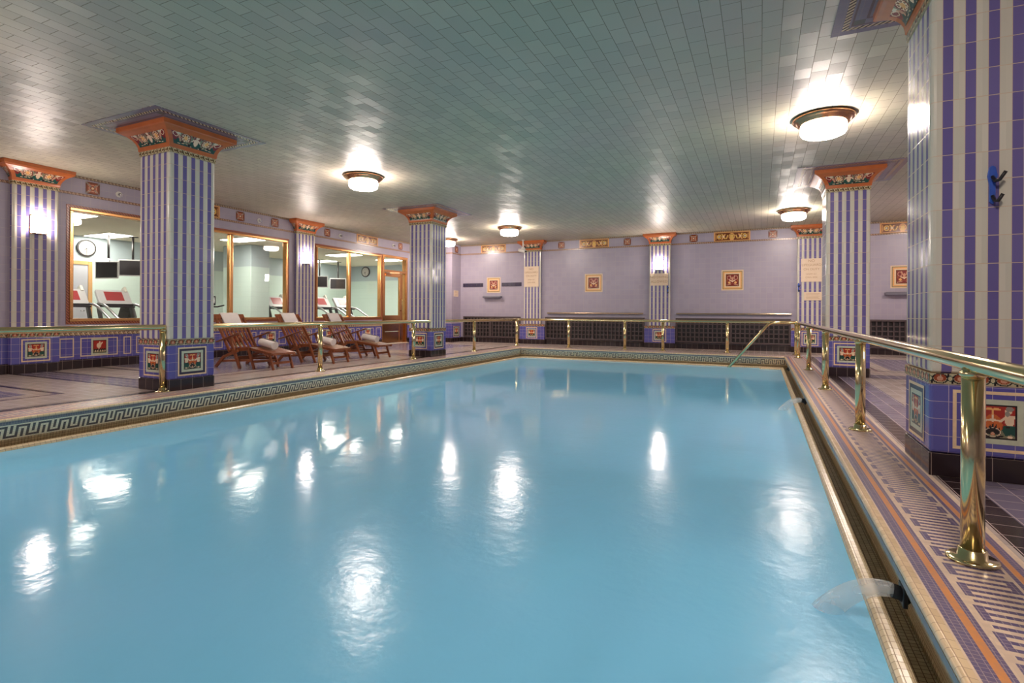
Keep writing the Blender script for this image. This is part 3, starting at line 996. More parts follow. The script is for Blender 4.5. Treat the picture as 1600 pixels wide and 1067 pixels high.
fm.box(WL - T, WL + 0.03, y0, y0 + 0.09, 0, 2.95).box(WL - T, WL + 0.03, y1 - 0.09, y1, 0, 2.95)
fm.box(WL - T, WL + 0.03, y0 + 0.09, y1 - 0.09, 2.86, 2.95).box(WL - T, WL + 0.03, y0 + 0.09, y1 - 0.09, 2.38, 2.46)
door = struct(fm.build('door_1', copper, bevel=0.008))
ly0, ly1 = y0 + 0.095, y1 - 0.25
lf = MB()
lf.box(WL - 0.1, WL - 0.03, ly0, ly0 + 0.11, 0.02, 2.37).box(WL - 0.1, WL - 0.03, ly1 - 0.13, ly1, 0.02, 2.37)
lf.box(WL - 0.1, WL - 0.03, ly0 + 0.11, ly1 - 0.13, 2.24, 2.37).box(WL - 0.1, WL - 0.03, ly0 + 0.11, ly1 - 0.13, 0.78, 0.95)
leaf = lf.build('door_leaf', copper, door, bevel=0.008)
MB().box(WL - 0.085, WL - 0.045, ly0 + 0.11, ly1 - 0.13, 0.02, 0.4).box(WL - 0.085, WL - 0.04, ly0 + 0.11, ly1 - 0.13, 0.41, 0.78).build('kick_panel', copper, leaf, bevel=0.006)
MB().box(WL - 0.07, WL - 0.064, ly0 + 0.1, ly1 - 0.12, 0.94, 2.25).build('door_pane', glass, leaf)
MB().tube([(WL - 0.03, ly1 - 0.06, 1.5), (WL + 0.03, ly1 - 0.06, 1.48), (WL + 0.03, ly1 - 0.06, 1.12), (WL - 0.03, ly1 - 0.06, 1.1)], 0.012, 8).build('door_handle', brass, leaf)
MB().box(WL - 0.1, WL - 0.04, ly1 + 0.02, ly1 + 0.05, 0.02, 2.37).box(WL - 0.1, WL - 0.04, ly1 + 0.05, y1 - 0.09, 0.02, 0.78).build('side_stile', copper, door, bevel=0.004)
MB().box(WL - 0.07, WL - 0.064, ly1 + 0.05, y1 - 0.09, 0.78, 2.37).build('side_pane', glass, door)
MB().box(WL - 0.07, WL - 0.064, y0 + 0.08, y1 - 0.08, 2.45, 2.87).build('transom_pane', glass, door)
MB().box(WL - 0.028, WL + 0.02, ly0 + 0.1, ly0 + 0.36, 2.29, 2.36).bar((WL, ly0 + 0.3, 2.365), (WL + 0.16, ly0 + 0.62, 2.375), 0.03, 0.012, (0, 0, 1)).bar(
    (WL + 0.16, ly0 + 0.62, 2.375), (WL - 0.02, ly0 + 0.86, 2.385), 0.025, 0.012, (0, 0, 1)).build('door_closer', bronze, door)
MB().box(WL - 0.02, WL + 0.06, y0 + 0.02, y1 - 0.02, 0.0, 0.015).build('door_sill', cream_glaze, door)

# ------------------------------------------------------------------ ceiling lamps and sconces
def ceiling_lamp(name, x, y, label, group, s=1.0):
    t = thing(name, label, 'ceiling light', (x, y, ZC - 0.001), 0, group)
    MB().lathe([(0.34 * s, 0), (0.345 * s, -0.03), (0.325 * s, -0.05), (0.30 * s, -0.055), (0.29 * s, -0.085), (0.255 * s, -0.1), (0.2 * s, -0.1)], 40).build('canopy', bronze, t)
    MB().lathe([(0.25 * s, -0.1), (0.255 * s, -0.15), (0.25 * s, -0.19), (0.235 * s, -0.215), (0.2 * s, -0.232), (0.1 * s, -0.24), (0.012, -0.242)], 40).build('glass_shade', lamp_glass, t)
    MB().lathe([(0.016, -0.24), (0.016, -0.252), (0.008, -0.262)], 12).build('finial', steel, t)
    return t
G = 'round ceiling lights over the pool'
l0 = ceiling_lamp('ceiling_light', -6.46, 7.47, 'round drum ceiling light above the left pool edge, the nearer of that row', G)
dup(l0, (-6.49, 13.64, ZC - 0.001), 0, 'round drum ceiling light above the far left corner of the pool')
dup(l0, (0.69, 7.56, ZC - 0.001), 0, 'large round drum ceiling light at upper right, nearest the camera')
dup(l0, (0.69, 14.02, ZC - 0.001), 0, 'round drum ceiling light beside the capital of the right hand column')
dup(l0, (-9.42, 15.0, ZC - 0.001), 0, 'ceiling light mostly hidden behind the column near the brass door')
G2 = 'ceiling lights of the hall outside the view'
dup(l0, (-6.46, 1.3, ZC - 0.001), 0, 'round drum ceiling light over the near pool end, outside the view', G2)
dup(l0, (0.69, 1.3, ZC - 0.001), 0, 'round drum ceiling light over the near pool end, outside the view', G2)
dup(l0, (4.0, 13.6, ZC - 0.001), 0, 'round ceiling light over the right hand walk, behind the large column')
dup(l0, (4.0, 5.6, ZC - 0.001), 0, 'round drum ceiling light over the near pool end, outside the view', G2)
dup(l0, (-9.42, -1.0, ZC - 0.001), 0, 'round drum ceiling light over the near pool end, outside the view', G2)
def sconce(loc, rz, label, proto=None):
    if proto: return dup(proto, loc, rz, label)
    t = thing('wall_sconce', label, 'wall light', loc, rz, 'lit sconces on the pilasters')
    n = 14
    prof = [(0.1 * math.cos(PI + PI * k / n), 0.09 * math.sin(PI + PI * k / n)) for k in range(n + 1)]
    MB().prism([(x, y - 0.012) for x, y in prof], 'z', -0.145, 0.145).build('glass_shade', sconce_glass, t, bevel=0.006)
    MB().box(-0.112, 0.112, -0.014, 0, -0.16, 0.16).build('back_plate', bronze, t, bevel=0.003)
    MB().box(-0.1, 0.1, -0.1, -0.012, -0.157, -0.146).build('bottom_trim', bronze, t, bevel=0.003)
    MB().tube([(0, -0.09, -0.157), (0, -0.09, -0.175)], 0.012, 10).build('finial', bronze, t)
    return t
s0 = sconce((WL + 0.1, 4.72, 2.5), PI / 2, 'lit white glass sconce on the leftmost pilaster')
sconce((WL + 0.1, 10.58, 2.5), PI / 2, 'lit white glass sconce on the pilaster between the gym windows', s0)
sconce((-2.81, WF - 0.1, 2.54), 0, 'lit white glass sconce on the middle pilaster of the far wall', s0)

# ------------------------------------------------------------------ brass railing
ZR = 0.842
rail = thing('brass_railing', 'polished brass pipe railing running around three sides of the pool', 'railing', (-3.1, 15.35, 0))
def rw(p): return (p[0] + 3.1, p[1] - 15.35, p[2])
PLx, PRx, PFy = -7.04, 0.824, 15.38
def post(x, y, zb=0.003):
    p = MB().tube([rw((x, y, zb)), rw((x, y, ZR - 0.02))], 0.041, 20).build('post', brass, rail)
    MB().lathe([(0.043, ZR - 0.055), (0.048, ZR - 0.05), (0.048, ZR - 0.035), (0.043, ZR - 0.03)], 20, rw((x, y, 0))).build('collar', brass, p)
    MB().lathe([(0.092, zb), (0.092, zb + 0.01), (0.085, zb + 0.014), (0.052, zb + 0.016), (0.05, zb + 0.05), (0.042, zb + 0.052)], 24, rw((x, y, 0))).build('base_flange', brass, p)
for y in (1.54, 4.32, 7.04, 9.82, 12.6, PFy): post(PLx, y)
for x in (-5.3, -3.58, -2.5, -0.81): post(x, PFy)
post(PRx, PFy)
for y in (14.45, 11.41, 8.58, 5.715, 2.89): post(PRx, y)
def bend(a, c, b, r=0.12, n=5):
    """round off corner c between a and b"""
    a, b, c = Vector(a), Vector(b), Vector(c)
    p, q = c + (a - c).normalized() * r, c + (b - c).normalized() * r
    return [tuple((p.lerp(c, t)).lerp(c.lerp(q, t), t)) for t in [i / n for i in range(n + 1)]]
path = [(PLx, YN, ZR), (PLx, 4, ZR)] + bend((PLx, 4, ZR), (PLx, PFy, ZR), (-3, PFy, ZR)) + bend((-3, PFy, ZR), (PRx, PFy, ZR), (PRx, 4, ZR)) + [(PRx, 4, ZR), (PRx, YN, ZR)]
MB().tube([rw(p) for p in path], 0.036, 16).build('top_rail', brass, rail)
a, b, c = (PRx, 14.45, ZR), (0.2, 14.45, ZR), (-0.78, 14.4, -0.36)
eh = thing('entry_handrail', 'sloping brass handrail dropping into the pool at the far right corner', 'handrail', (PRx, 14.45, 0))
def ew(p): return (p[0] - PRx, p[1] - 14.45, p[2])
hp = [(PRx - 0.034, 14.45, ZR)] + bend(a, b, c, 0.1) + [c]
MB().tube([ew(p) for p in hp], 0.034, 14).build('pipe', brass, eh)
MB().tube([ew((PRx - 0.03, 14.45, ZR)), ew((PRx - 0.075, 14.45, ZR))], 0.042, 16).build('collar', brass, eh)
# entry step at the far right corner
struct(MB().box(-0.02, XR - 0.09, YF - 0.36, YF - 0.09, -0.62, -0.262).build('pool_step', bead_tile, bevel=0.015))

# ------------------------------------------------------------------ water spouts in the gutter
def spout(y, label, jet=True):
    t = thing('water_spout', label, 'water spout', (XR + 0.05, y, -0.14), 0, 'water spouts along the right gutter')
    MB().tube([(0.0, 0, -0.02), (-0.03, 0, 0.0), (-0.06, 0, 0.006)], 0.03, 12).build('nozzle', black_rubber, t)
    MB().box(-0.03, -0.012, -0.045, 0.045, -0.045, 0.04).build('mounting_plate', black_metal, t, bevel=0.004)
    if jet:
        pth = []; rad = []
        for k in range(13):
            u = k / 12
            pth.append((-0.055 - 0.27 * u, 0.05 * u, 0.006 + 0.03 * u - 0.235 * u * u)); rad.append(0.03 + 0.026 * u)
        MB().tube(pth, 0.03, 12, True, rad).build('water_jet', stream_m, t)
    return t
spout(2.76, 'nearest water spout in the right gutter, pouring a stream into the pool')
spout(8.3, 'second water spout along the right gutter, halfway to the far end, pouring water')
spout(13.0, 'dark spout fitting at the far end of the right gutter, without a visible stream', False)

# ------------------------------------------------------------------ steamer deck chairs
def deck_chair(label, loc, rz):
    t = thing('steamer_chair', label, 'deck chair', loc, rz, 'wooden steamer chairs in a row')
    W = 0.29
    # back: hinge (0.02,0.30) to top (-0.46,0.96)
    hb, tb = Vector((0.02, 0, 0.30)), Vector((-0.42, 0, 0.95))
    bk = MB()
    for s in (-1, 1): bk.bar((hb.x, s * W, hb.z), (tb.x, s * W, tb.z), 0.03, 0.055)
    bk.bar((0.0, -W, 0.33), (0.0, W, 0.33), 0.05, 0.025, (tb - hb))
    bo = bk.build('backrest', teak, t, bevel=0.005)
    MB().bar((tb.x, -W - 0.03, tb.z), (tb.x, W + 0.03, tb.z), 0.10, 0.03, (tb - hb)).build('head_rail', teak, bo, bevel=0.008)
    for i in range(6):
        y = -0.215 + 0.086 * i
        m = hb.lerp(tb, 0.5)
        MB().tube([(hb.x, y, hb.z + 0.03), (m.x - 0.05, y, m.z - 0.035), (tb.x, y, tb.z)], 0.01, 6).bar((hb.x - 0.01, y, hb.z + 0.04), (tb.x, y, tb.z), 0.036, 0.012).build('back_slat', teak, bo)
    # seat
    st = MB()
    for s in (-1, 1): st.bar((-0.06, s * (W - 0.035), 0.31), (0.52, s * (W - 0.035), 0.365), 0.028, 0.055)
    st.bar((-0.03, -W + 0.035, 0.312), (-0.03, W - 0.035, 0.312), 0.04, 0.022, (1, 0, 0.1)).bar((0.5, -W + 0.035, 0.362), (0.5, W - 0.035, 0.362), 0.04, 0.022, (1, 0, 0.1))
    so = st.build('seat', teak, t, bevel=0.005)
    for i in range(9):
        x = 0.02 + 0.055 * i
        z = 0.345 + (x + 0.06) * 0.095
        MB().bar((x, -W + 0.02, z), (x, W - 0.02, z), 0.04, 0.014, (1, 0, 0.095)).build('seat_slat', teak, so)
    # leg rest
    lr = MB()
    for s in (-1, 1): lr.bar((0.52, s * (W - 0.06), 0.365), (1.14, s * (W - 0.06), 0.275), 0.028, 0.05)
    lr.bar((1.12, -W + 0.06, 0.278), (1.12, W - 0.06, 0.278), 0.04, 0.022, (1, 0, -0.14)).bar((0.545, -W + 0.06, 0.36), (0.545, W - 0.06, 0.36), 0.03, 0.022, (1, 0, -0.14))
    lo = lr.build('leg_rest', teak, t, bevel=0.005)
    for i in range(9):
        x = 0.56 + 0.068 * i
        z = 0.385 - (x - 0.52) * 0.145
        MB().bar((x, -W + 0.03, z), (x, W - 0.03, z), 0.046, 0.014, (1, 0, -0.145)).build('foot_slat', teak, lo)
    # frame: rear legs sweep back, front legs slope forward from the arms
    for s in (-1, 1):
        y = s * (W + 0.035)
        MB().bar((0.30, y, 0.33), (-0.1, y, 0.2), 0.03, 0.055).bar((-0.09, y, 0.21), (-0.34, y, 0.0), 0.03, 0.06).build('leg', teak, t, bevel=0.005)
        MB().bar((0.06, y, 0.575), (0.36, y, 0.0), 0.032, 0.06).build('leg', teak, t, bevel=0.005)
        MB().bar((-0.3, y, 0.475), (0.34, y, 0.655), 0.075, 0.024).build('armrest', teak, t, bevel=0.008)
        MB().bar((0.50, s * (W - 0.03), 0.36), (0.66, s * (W - 0.03), 0.0), 0.03, 0.05).build('leg', teak, t, bevel=0.005)
        MB().bar((1.0, s * (W - 0.08), 0.29), (1.11, s * (W - 0.08), 0.0), 0.03, 0.045).build('leg', teak, t, bevel=0.005)
    for x, z, w in ((-0.22, 0.11, W + 0.03), (0.26, 0.2, W + 0.03), (0.6, 0.13, W - 0.03), (1.06, 0.12, W - 0.08)):
        MB().bar((x, -w, z), (x, w, z), 0.045, 0.022, (0, 0, 1)).build('stretcher', teak, t, bevel=0.004)
    for s in (-1, 1):
        MB().bar((-0.2, s * (W + 0.03), 0.12), (0.58, s * (W - 0.03), 0.16), 0.022, 0.04).build('side_rail', teak, t, bevel=0.004)
    return t
def draped_towel(label, loc, rz):
    d = Vector((-0.44, 0, 0.65)).normalized()      # up the back
    nrm = Vector((d.z, 0, -d.x))                   # front normal
    top = Vector((-0.42, 0, 0.95)) + d * 0.056
    mb = MB()
    pts = [top + nrm * 0.027 - d * 0.30, top + nrm * 0.027 - d * 0.02, top + nrm * 0.022 + d * 0.006, top + d * 0.012, top - nrm * 0.022 + d * 0.006, top - nrm * 0.027 - d * 0.02, top - nrm * 0.027 - d * 0.22]
    rows = []
    for p in pts:
        rows.append([mb.vert(p + Vector((0, y, 0)) + nrm * 0.004 * math.sin(40 * y)) for y in [-0.18 + 0.36 * k / 10 for k in range(11)]])
    for a, b in zip(rows, rows[1:]):
        for k in range(10): mb.face([a[k], a[k + 1], b[k + 1], b[k]], smooth=True)
    o = mb.build('draped_towel', towel_cloth)
    md = o.modifiers.new('thick', 'SOLIDIFY'); md.thickness = 0.012; md.offset = 1
    o.location = loc; o.rotation_euler = (0, 0, rz)
    return tag(o, label, 'towel', 'towels draped over the chair backs')
def rolled_towel(label, loc, rz, tilt):
    mb = MB()
    # spiral cross-section extruded along x
    L, n = 0.44, 60
    outer = []
    for k in range(n + 1):
        a = 2 * PI * 3.2 * k / n
        outer.append((0.018 + 0.062 * k / n, a))
    for (r0, a0), (r1, a1) in zip(outer, outer[1:]):
        q = [(r0 * math.cos(a0), r0 * math.sin(a0)), (r1 * math.cos(a1), r1 * math.sin(a1))]
        inn = [((r0 - 0.015) * math.cos(a0), (r0 - 0.015) * math.sin(a0)), ((r1 - 0.015) * math.cos(a1), (r1 - 0.015) * math.sin(a1))]
        for x, sgn in ((-L / 2, -1), (L / 2, 1)):
            f = [(x, *inn[0]), (x, *q[0]), (x, *q[1]), (x, *inn[1])]
            mb.face(f)
        mb.face([(-L / 2, *q[0]), (L / 2, *q[0]), (L / 2, *q[1]), (-L / 2, *q[1])], smooth=True)
    mb.tube([(-L / 2 + 0.004, 0, 0), (L / 2 - 0.004, 0, 0)], 0.066, 20)
    o = mb.build('rolled_towel', towel_cloth)
    o.location = loc; o.rotation_euler = (0, tilt, rz)
    return tag(o, label, 'towel', 'rolled towels on the leg rests')
LB = ['leftmost wooden steamer chair, beside the tall striped column', 'middle wooden steamer chair of the row of three', 'rightmost wooden steamer chair, nearest the brass door']
CHAIR_AT = [(-9.0, 7.03, -0.03), (-8.93, 8.4, 0.0), (-8.93, 9.75, 0.03)]
ch0 = None
for i, (x, y, a) in enumerate(CHAIR_AT):
    if ch0 is None: ch0 = deck_chair(LB[0], (x, y, 0), a)
    else: dup(ch0, (x, y, 0), a, LB[i])
    nm = ('leftmost', 'middle', 'rightmost')[i]
    draped_towel('white towel draped over the head of the %s steamer chair' % nm, (x, y, 0), a)
    c, s = math.cos(a), math.sin(a)
    rolled_towel('rolled white towel lying on the leg rest of the %s steamer chair' % nm, (x + 0.72 * c, y + 0.72 * s - 0.02, 0.455), a - 0.12, 0.13)

# ------------------------------------------------------------------ far wall fittings
def grille(x0, x1, label):
    t = thing('wall_grille', label, 'grille', ((x0 + x1) / 2, WF, 0.0), 0, 'dark lattice grilles along the far wall')
    h = (x1 - x0) / 2
    Z0, Z1 = 0.19, 0.92
    MB().box(-h, h, -0.02, 0, Z0, Z1).build('back_panel', black_metal, t)
    fb = MB()
    fb.box(-h, h, -0.09, -0.02, Z1 - 0.05, Z1).box(-h, h, -0.09, -0.02, Z0, Z0 + 0.04).box(-h, -h + 0.05, -0.09, -0.02, Z0 + 0.04, Z1 - 0.05).box(h - 0.05, h, -0.09, -0.02, Z0 + 0.04, Z1 - 0.05)
    fb.box(-0.03, 0.03, -0.09, -0.02, Z0 + 0.04, Z1 - 0.05)
    fb.build('outer_frame', GR, t, bevel=0.004)
    lb = MB()
    n = round((2 * h - 0.1) / 0.125)
    for i in range(1, n):
        x = -h + 0.05 + (2 * h - 0.1) * i / n
        lb.box(x - 0.017, x + 0.017, -0.06, -0.02, Z0 + 0.04, Z1 - 0.05)
    for j in range(1, 5):
        z = Z0 + 0.04 + (Z1 - Z0 - 0.09) * j / 5
        lb.box(-h + 0.05, h - 0.05, -0.056, -0.021, z - 0.017, z + 0.017)
    lb.build('lattice', GR, t)
    return t
GR = plain('dark_iron_lattice', rgb(86, 72, 72), 0.4, 0.5, 0.3, 20)
grille(-9.74, -7.5, 'short dark lattice grille left of the security camera pilaster')
grille(-6.56, -3.27, 'long dark lattice grille left of the middle pilaster')
grille(-2.33, 0.76, 'long dark lattice grille behind the sloping entry handrail')
grille(1.7, 5.3, 'dark lattice grille right of the right hand column, under the shelf')
def ledge(x0, x1, z, label, mat, d=0.09, h=0.03):
    t = MB().box(x0, x1, WF - d, WF, z, z + h).box(x0, x1, WF - d, WF - d + 0.015, z + h, z + h + 0.012)
    return tag(t.build('wall_ledge', mat, bevel=0.005), label, 'shelf')
pale_ledge = metal('pale_brass_ledge', rgb(206, 186, 156), 0.2)
ledge(-6.5, -3.31, 1.03, 'thin wall ledge above the grille left of the middle pilaster', pale_ledge, 0.07)
ledge(-2.31, 0.78, 1.03, 'thin wall ledge above the grille right of the middle pilaster', pale_ledge, 0.07)
ledge(-8.92, -8.22, 1.58, 'small stone shelf under the picture tile in the far left bay', grey_stone, 0.14, 0.05)
ledge(2.93, 3.8, 1.56, 'dark stone shelf under the picture tile right of the right hand column', grey_stone, 0.16, 0.07)
dark_board = plain('dark_blue_tile_board', rgb(62, 54, 78), 0.25, 0.5, 0.2)
def hook_board(x0, x1, label):
    t = thing('hook_board', label, 'hook rail', ((x0 + x1) / 2, WF, 2.04), 0, 'dark hook boards on the far wall')
    h = (x1 - x0) / 2
    MB().box(-h, h, -0.018, 0, -0.065, 0.065).build('board', dark_board, t, bevel=0.003)
    n = max(2, round(2 * h / 0.15))
    for i in range(n):
        x = -h + 2 * h * (i + 0.5) / n
        MB().tube([(x, -0.018, 0.02), (x, -0.045, 0.0), (x, -0.055, -0.02), (x, -0.05, -0.03)], 0.008, 6).build('hook', black_metal, t)
hook_board(-9.79, -8.97, 'dark hook board left of the picture tile in the far left bay')
hook_board(-8.23, -7.47, 'dark hook board between the far left picture tile and the camera pilaster')
hook_board(1.84, 2.58, 'dark hook board just right of the right hand column')
def text_part(parent, txt, size, loc, mat, name):
    cu = bpy.data.curves.new(name, 'FONT')
    cu.body = txt; cu.size = size; cu.align_x = 'CENTER'; cu.align_y = 'CENTER'; cu.extrude = 0.001
    cu.space_line = 0.9
    o = bpy.data.objects.new(name, cu); COL.objects.link(o)
    dg = bpy.context.evaluated_depsgraph_get()
    me = bpy.data.meshes.new_from_object(o.evaluated_get(dg))
    bpy.data.objects.remove(o)
    me.materials.clear(); me.materials.append(mat)
    o = bpy.data.objects.new(name, me); COL.objects.link(o)
    o.parent = parent; o.location = loc; o.rotation_euler = (PI / 2, 0, 0)
    return o
def sign(x0, x1, z0, z1, label, lines):
    YS = WF - 0.1
    t = thing('wall_sign', label, 'sign', ((x0 + x1) / 2, YS, (z0 + z1) / 2))
    MB().box(-(x1 - x0) / 2, (x1 - x0) / 2, -0.014, 0, -(z1 - z0) / 2, (z1 - z0) / 2).build('plaque', cream_plaque, t, bevel=0.003)
    for txt, size, dz in lines:
        text_part(t, txt, size, (0, -0.0155, dz), plaque_ink, 'lettering')
    return t
WARN = [('NO', 0.1, 0.25), ('LIFEGUARD', 0.092, 0.14), ('ON DUTY', 0.085, 0.02), ('SWIM AT', 0.06, -0.11), ('OWN RISK', 0.06, -0.2)]
sign(-7.33, -6.79, 1.94, 2.63, 'tall cream sign with faded lettering on the pilaster under the security camera', WARN)
sign(-3.08, -2.55, 1.91, 2.28, 'wide cream sign below the lit sconce on the middle pilaster', [('NO DIVING', 0.105, 0.07), ('ALLOWED', 0.105, -0.07)])
sign(1.0, 1.5, 1.94, 2.58, 'tall cream sign on the pilaster partly hidden by the right hand column', WARN)
small = sign(1.07, 1.5, 1.43, 1.66, 'small cream notice under the tall sign, left of the right hand column', [])
mb = MB()
for k in range(5): mb.box(-0.16, 0.16 - 0.03 * (k % 2), -0.0155, -0.0135, 0.065 - 0.033 * k, 0.072 - 0.033 * k)
mb.build('lettering', plaque_ink, small)
pn = thing('wall_notice', 'small cream notice on the side of the far left corner pier', 'sign', (PX, 16.36, 1.73), PI / 2)
MB().box(-0.15, 0.15, -0.012, 0, -0.11, 0.11).build('plaque', cream_plaque, pn, bevel=0.003)
mb = MB()
for k in range(4): mb.box(-0.11, 0.11 - 0.03 * (k % 2), -0.0135, -0.0115, 0.06 - 0.04 * k, 0.068 - 0.04 * k)
mb.build('lettering', plaque_ink, pn)
# security camera hanging from the capital
sc = thing('security_camera', 'white security camera hung from the ceiling before the far wall pilaster', 'camera', (-7.2, 16.2, ZC))
MB().lathe([(0.05, -0.001), (0.05, -0.02), (0.02, -0.025)], 16).build('ceiling_plate', white_plastic, sc)
MB().tube([(0, 0, -0.02), (0, 0, -0.25)], 0.022, 10).build('stem', white_plastic, sc)
MB().lathe([(0.02, -0.23), (0.06, -0.26), (0.075, -0.3), (0.06, -0.34), (0.02, -0.36)], 16).build('swivel', white_plastic, sc)
cb = MB().tube([(-0.16, 0.03, -0.33), (0.04, -0.06, -0.38), (0.14, -0.11, -0.405)], 0.055, 14).build('camera_body', white_plastic, sc)
MB().tube([(0.14, -0.11, -0.405), (0.155, -0.118, -0.409)], 0.036, 12).build('lens', black_metal, cb)
# small nozzles in the left frieze
G3 = 'small white nozzles in the left wall frieze'
nz = thing('wall_nozzle', 'small white nozzle in the frieze above the first gym window, left of the striped column', 'nozzle', (WL, 6.02, 3.29), PI / 2, G3)
MB().tube([(0, 0.0, 0), (0, -0.02, 0)], 0.055, 16).build('plate', white_plastic, nz)
MB().tube([(0, -0.02, 0), (0.02, -0.07, -0.015)], 0.025, 10).build('tip', steel, nz)
for y, lb in ((9.17, 'small white nozzle in the frieze left of the pilaster between the windows'), (11.95, 'small white nozzle in the frieze left of the orange panel over the second window'),
              (14.43, 'small white nozzle in the frieze above the brass door')):
    dup(nz, (WL, y, 3.29), PI / 2, lb)
# blue towel hooks
def towel_hook(loc, rz, label, s=1.0, proto=None):
    if proto: return dup(proto, loc, rz, label)
    t = thing('towel_hook', label, 'hook', loc, rz, 'blue towel hooks on columns and pilasters')
    t.scale = (1.35, 1.2, 1.35)
    MB().prism([(-0.012, -0.07), (0.004, -0.085), (0.012, -0.06), (0.012, 0.02), (0.02, 0.05), (0.012, 0.09), (0.0, 0.098), (-0.012, 0.09), (-0.018, 0.05), (-0.012, 0.01)], 'y', -0.012, 0.0).build('plate', blue_enamel, t, bevel=0.003)
    MB().tube([(0, -0.01, 0.045), (0.004, -0.035, 0.02), (0.012, -0.06, 0.02), (0.03, -0.075, 0.055)], 0.0075, 8).build('hook', black_metal, t)
    MB().tube([(0, -0.01, -0.045), (0.004, -0.03, -0.07), (0.01, -0.05, -0.075), (0.024, -0.06, -0.045)], 0.0075, 8).build('hook', black_metal, t)
    return t
h0 = towel_hook((1.315, 4.309, 1.86), 0, 'blue double towel hook on a stripe of the large column at right')
towel_hook((-2.56, WF - 0.101, 1.77), 0, 'blue towel hook right under the sign on the middle pilaster', 1, h0)
towel_hook((0.94, WF - 0.101, 1.78), 0, 'blue towel hook on the left edge of the pilaster beside the right hand column', 1, h0)

# ------------------------------------------------------------------ gym behind the windows
GX, GY0, GY1, GZ = -16.7, 2.5, 18.5, 3.08
struct(MB().box(GX, WL - T, GY0, GY1, -0.1, 0).build('floor_gym', gym_floor_m))
struct(MB().box(GX - 0.1, WL - T, GY0 - 0.1, GY1 + 0.1, GZ, GZ + 0.1).build('ceiling_gym', gym_ceil_m))
struct(MB().box(GX - 0.1, GX, GY0, GY1, 0, GZ).build('wall_gym_back', gym_wall_m))
struct(MB().box(GX - 0.1, WL - T, GY1, GY1 + 0.1, 0, GZ).build('wall_gym_far', gym_wall_m))
struct(MB().box(GX - 0.1, WL - T, GY0 - 0.1, GY0, 0, GZ).build('wall_gym_near', gym_wall_m))
struct(MB().box(WL - T - 0.02, WL - T, WF, GY1, 0, GZ).build('wall_gym_pool_side', gym_wall_m))
struct(MB().box(-15.2, -13.95, 11.15, 11.82, 0, GZ).build('wall_gym_pillar', gym_wall_m, bevel=0.02))
G4 = 'lit ceiling panels in the gym'
def troffer(x, y, label, proto=None):
    if proto: return dup(proto, (x, y, GZ), 0, label)
    t = thing('ceiling_panel_light', label, 'ceiling light', (x, y, GZ), 0, G4)
    MB().box(-0.62, 0.62, -0.32, 0.32, -0.015, -0.001).build('housing', white_plastic, t, bevel=0.003)
    MB().box(-0.58, 0.58, -0.28, 0.28, -0.02, -0.015).build('diffuser', troffer_glass, t)
    return t
tr = troffer(-15.9, 8.3, 'lit ceiling panel seen through the first window, above the ceiling mounted screens')
for x, y, lb in ((-13.4, 6.2, 'lit ceiling panel at the top left of the first gym window'), (-13.2, 10.3, 'lit ceiling panel before the gym pillar'),
                 (-13.4, 14.5, 'lit ceiling panel at the top of the second window, nearer one'), (-15.9, 15.9, 'lit ceiling panel above the hanging screen in the second window'),
                 (-12.9, 16.6, 'lit ceiling panel above the brass door, seen in the transom')):
    troffer(x, y, lb, tr)
def wall_clock(loc, rz, label):
    t = thing('wall_clock', label, 'clock', loc, rz, 'round wall clocks in the gym')
    r = MB()
    n = 32
    def disc(mb, R, y0, y1, seg=32):
        mb.tube([(0, y0, 0), (0, y1, 0)], R, seg)
        return mb
    disc(r, 0.23, 0, -0.04).build('rim', black_metal, t)
    disc(MB(), 0.19, -0.038, -0.044).build('dial', clock_face, t)
    MB().bar((0, -0.047, 0), (-0.06, -0.047, -0.07), 0.016, 0.004, (0.7, 0, -0.7)).build('hour_hand', black_metal, t)
    MB().bar((0, -0.049, 0), (0.0, -0.049, -0.14), 0.012, 0.004, (1, 0, 0)).build('minute_hand', black_metal, t)
    tk = MB()
    for k in range(12):
        a = k * PI / 6
        tk.bar((0.15 * math.sin(a), -0.046, 0.15 * math.cos(a)), (0.178 * math.sin(a), -0.046, 0.178 * math.cos(a)), 0.012, 0.003, (math.cos(a), 0, -math.sin(a)))
    tk.build('hour_marks', black_metal, t)
    return t
wall_clock((GX, 8.17, 2.76), PI / 2, 'black rimmed wall clock above the treadmills in the first window')
wall_clock((-15.83, GY1, 2.83), 0, 'black rimmed wall clock on the end wall, right pane of the second window')
def hung_screen(x, y, z, rz, label, proto=None):
    t = thing('ceiling_screen', label, 'screen', (x, y, GZ), rz, 'dark screens hung from the gym ceiling')
    MB().box(-0.12, 0.12, -0.06, 0.06, -0.02, 0).build('ceiling_plate', black_metal, t)
    MB().tube([(0, 0, -0.02), (0, 0, z - GZ)], 0.028, 10).build('pole', black_metal, t)
    b = MB().box(-0.32, 0.32, -0.06, -0.03, z - GZ - 0.25, z - GZ + 0.2).box(-0.08, 0.08, -0.03, 0.03, z - GZ - 0.1, z - GZ + 0.08).build('body', silver_plastic, t, bevel=0.008)
    MB().box(-0.29, 0.29, -0.064, -0.058, z - GZ - 0.22, z - GZ + 0.17).build('screen', screen_mat, b)
    return t
hung_screen(-15.6, 8.15, 2.15, -1.2 + PI / 2, 'dark hanging screen facing the treadmills, left of the striped column')
hung_screen(-15.6, 8.75, 2.25, 0.9, 'grey hanging screen half hidden by the left edge of the striped column')
hung_screen(-15.6, 15.55, 2.25, 0.6, 'dark hanging screen at the left edge of the second window')
hung_screen(-15.6, 16.55, 2.22, 0.6, 'dark hanging screen on a pole in the second window')
hung_screen(-15.3, 10.4, 2.15, 0.3, 'dark hanging screen in the narrow pane left of the gym pillar')
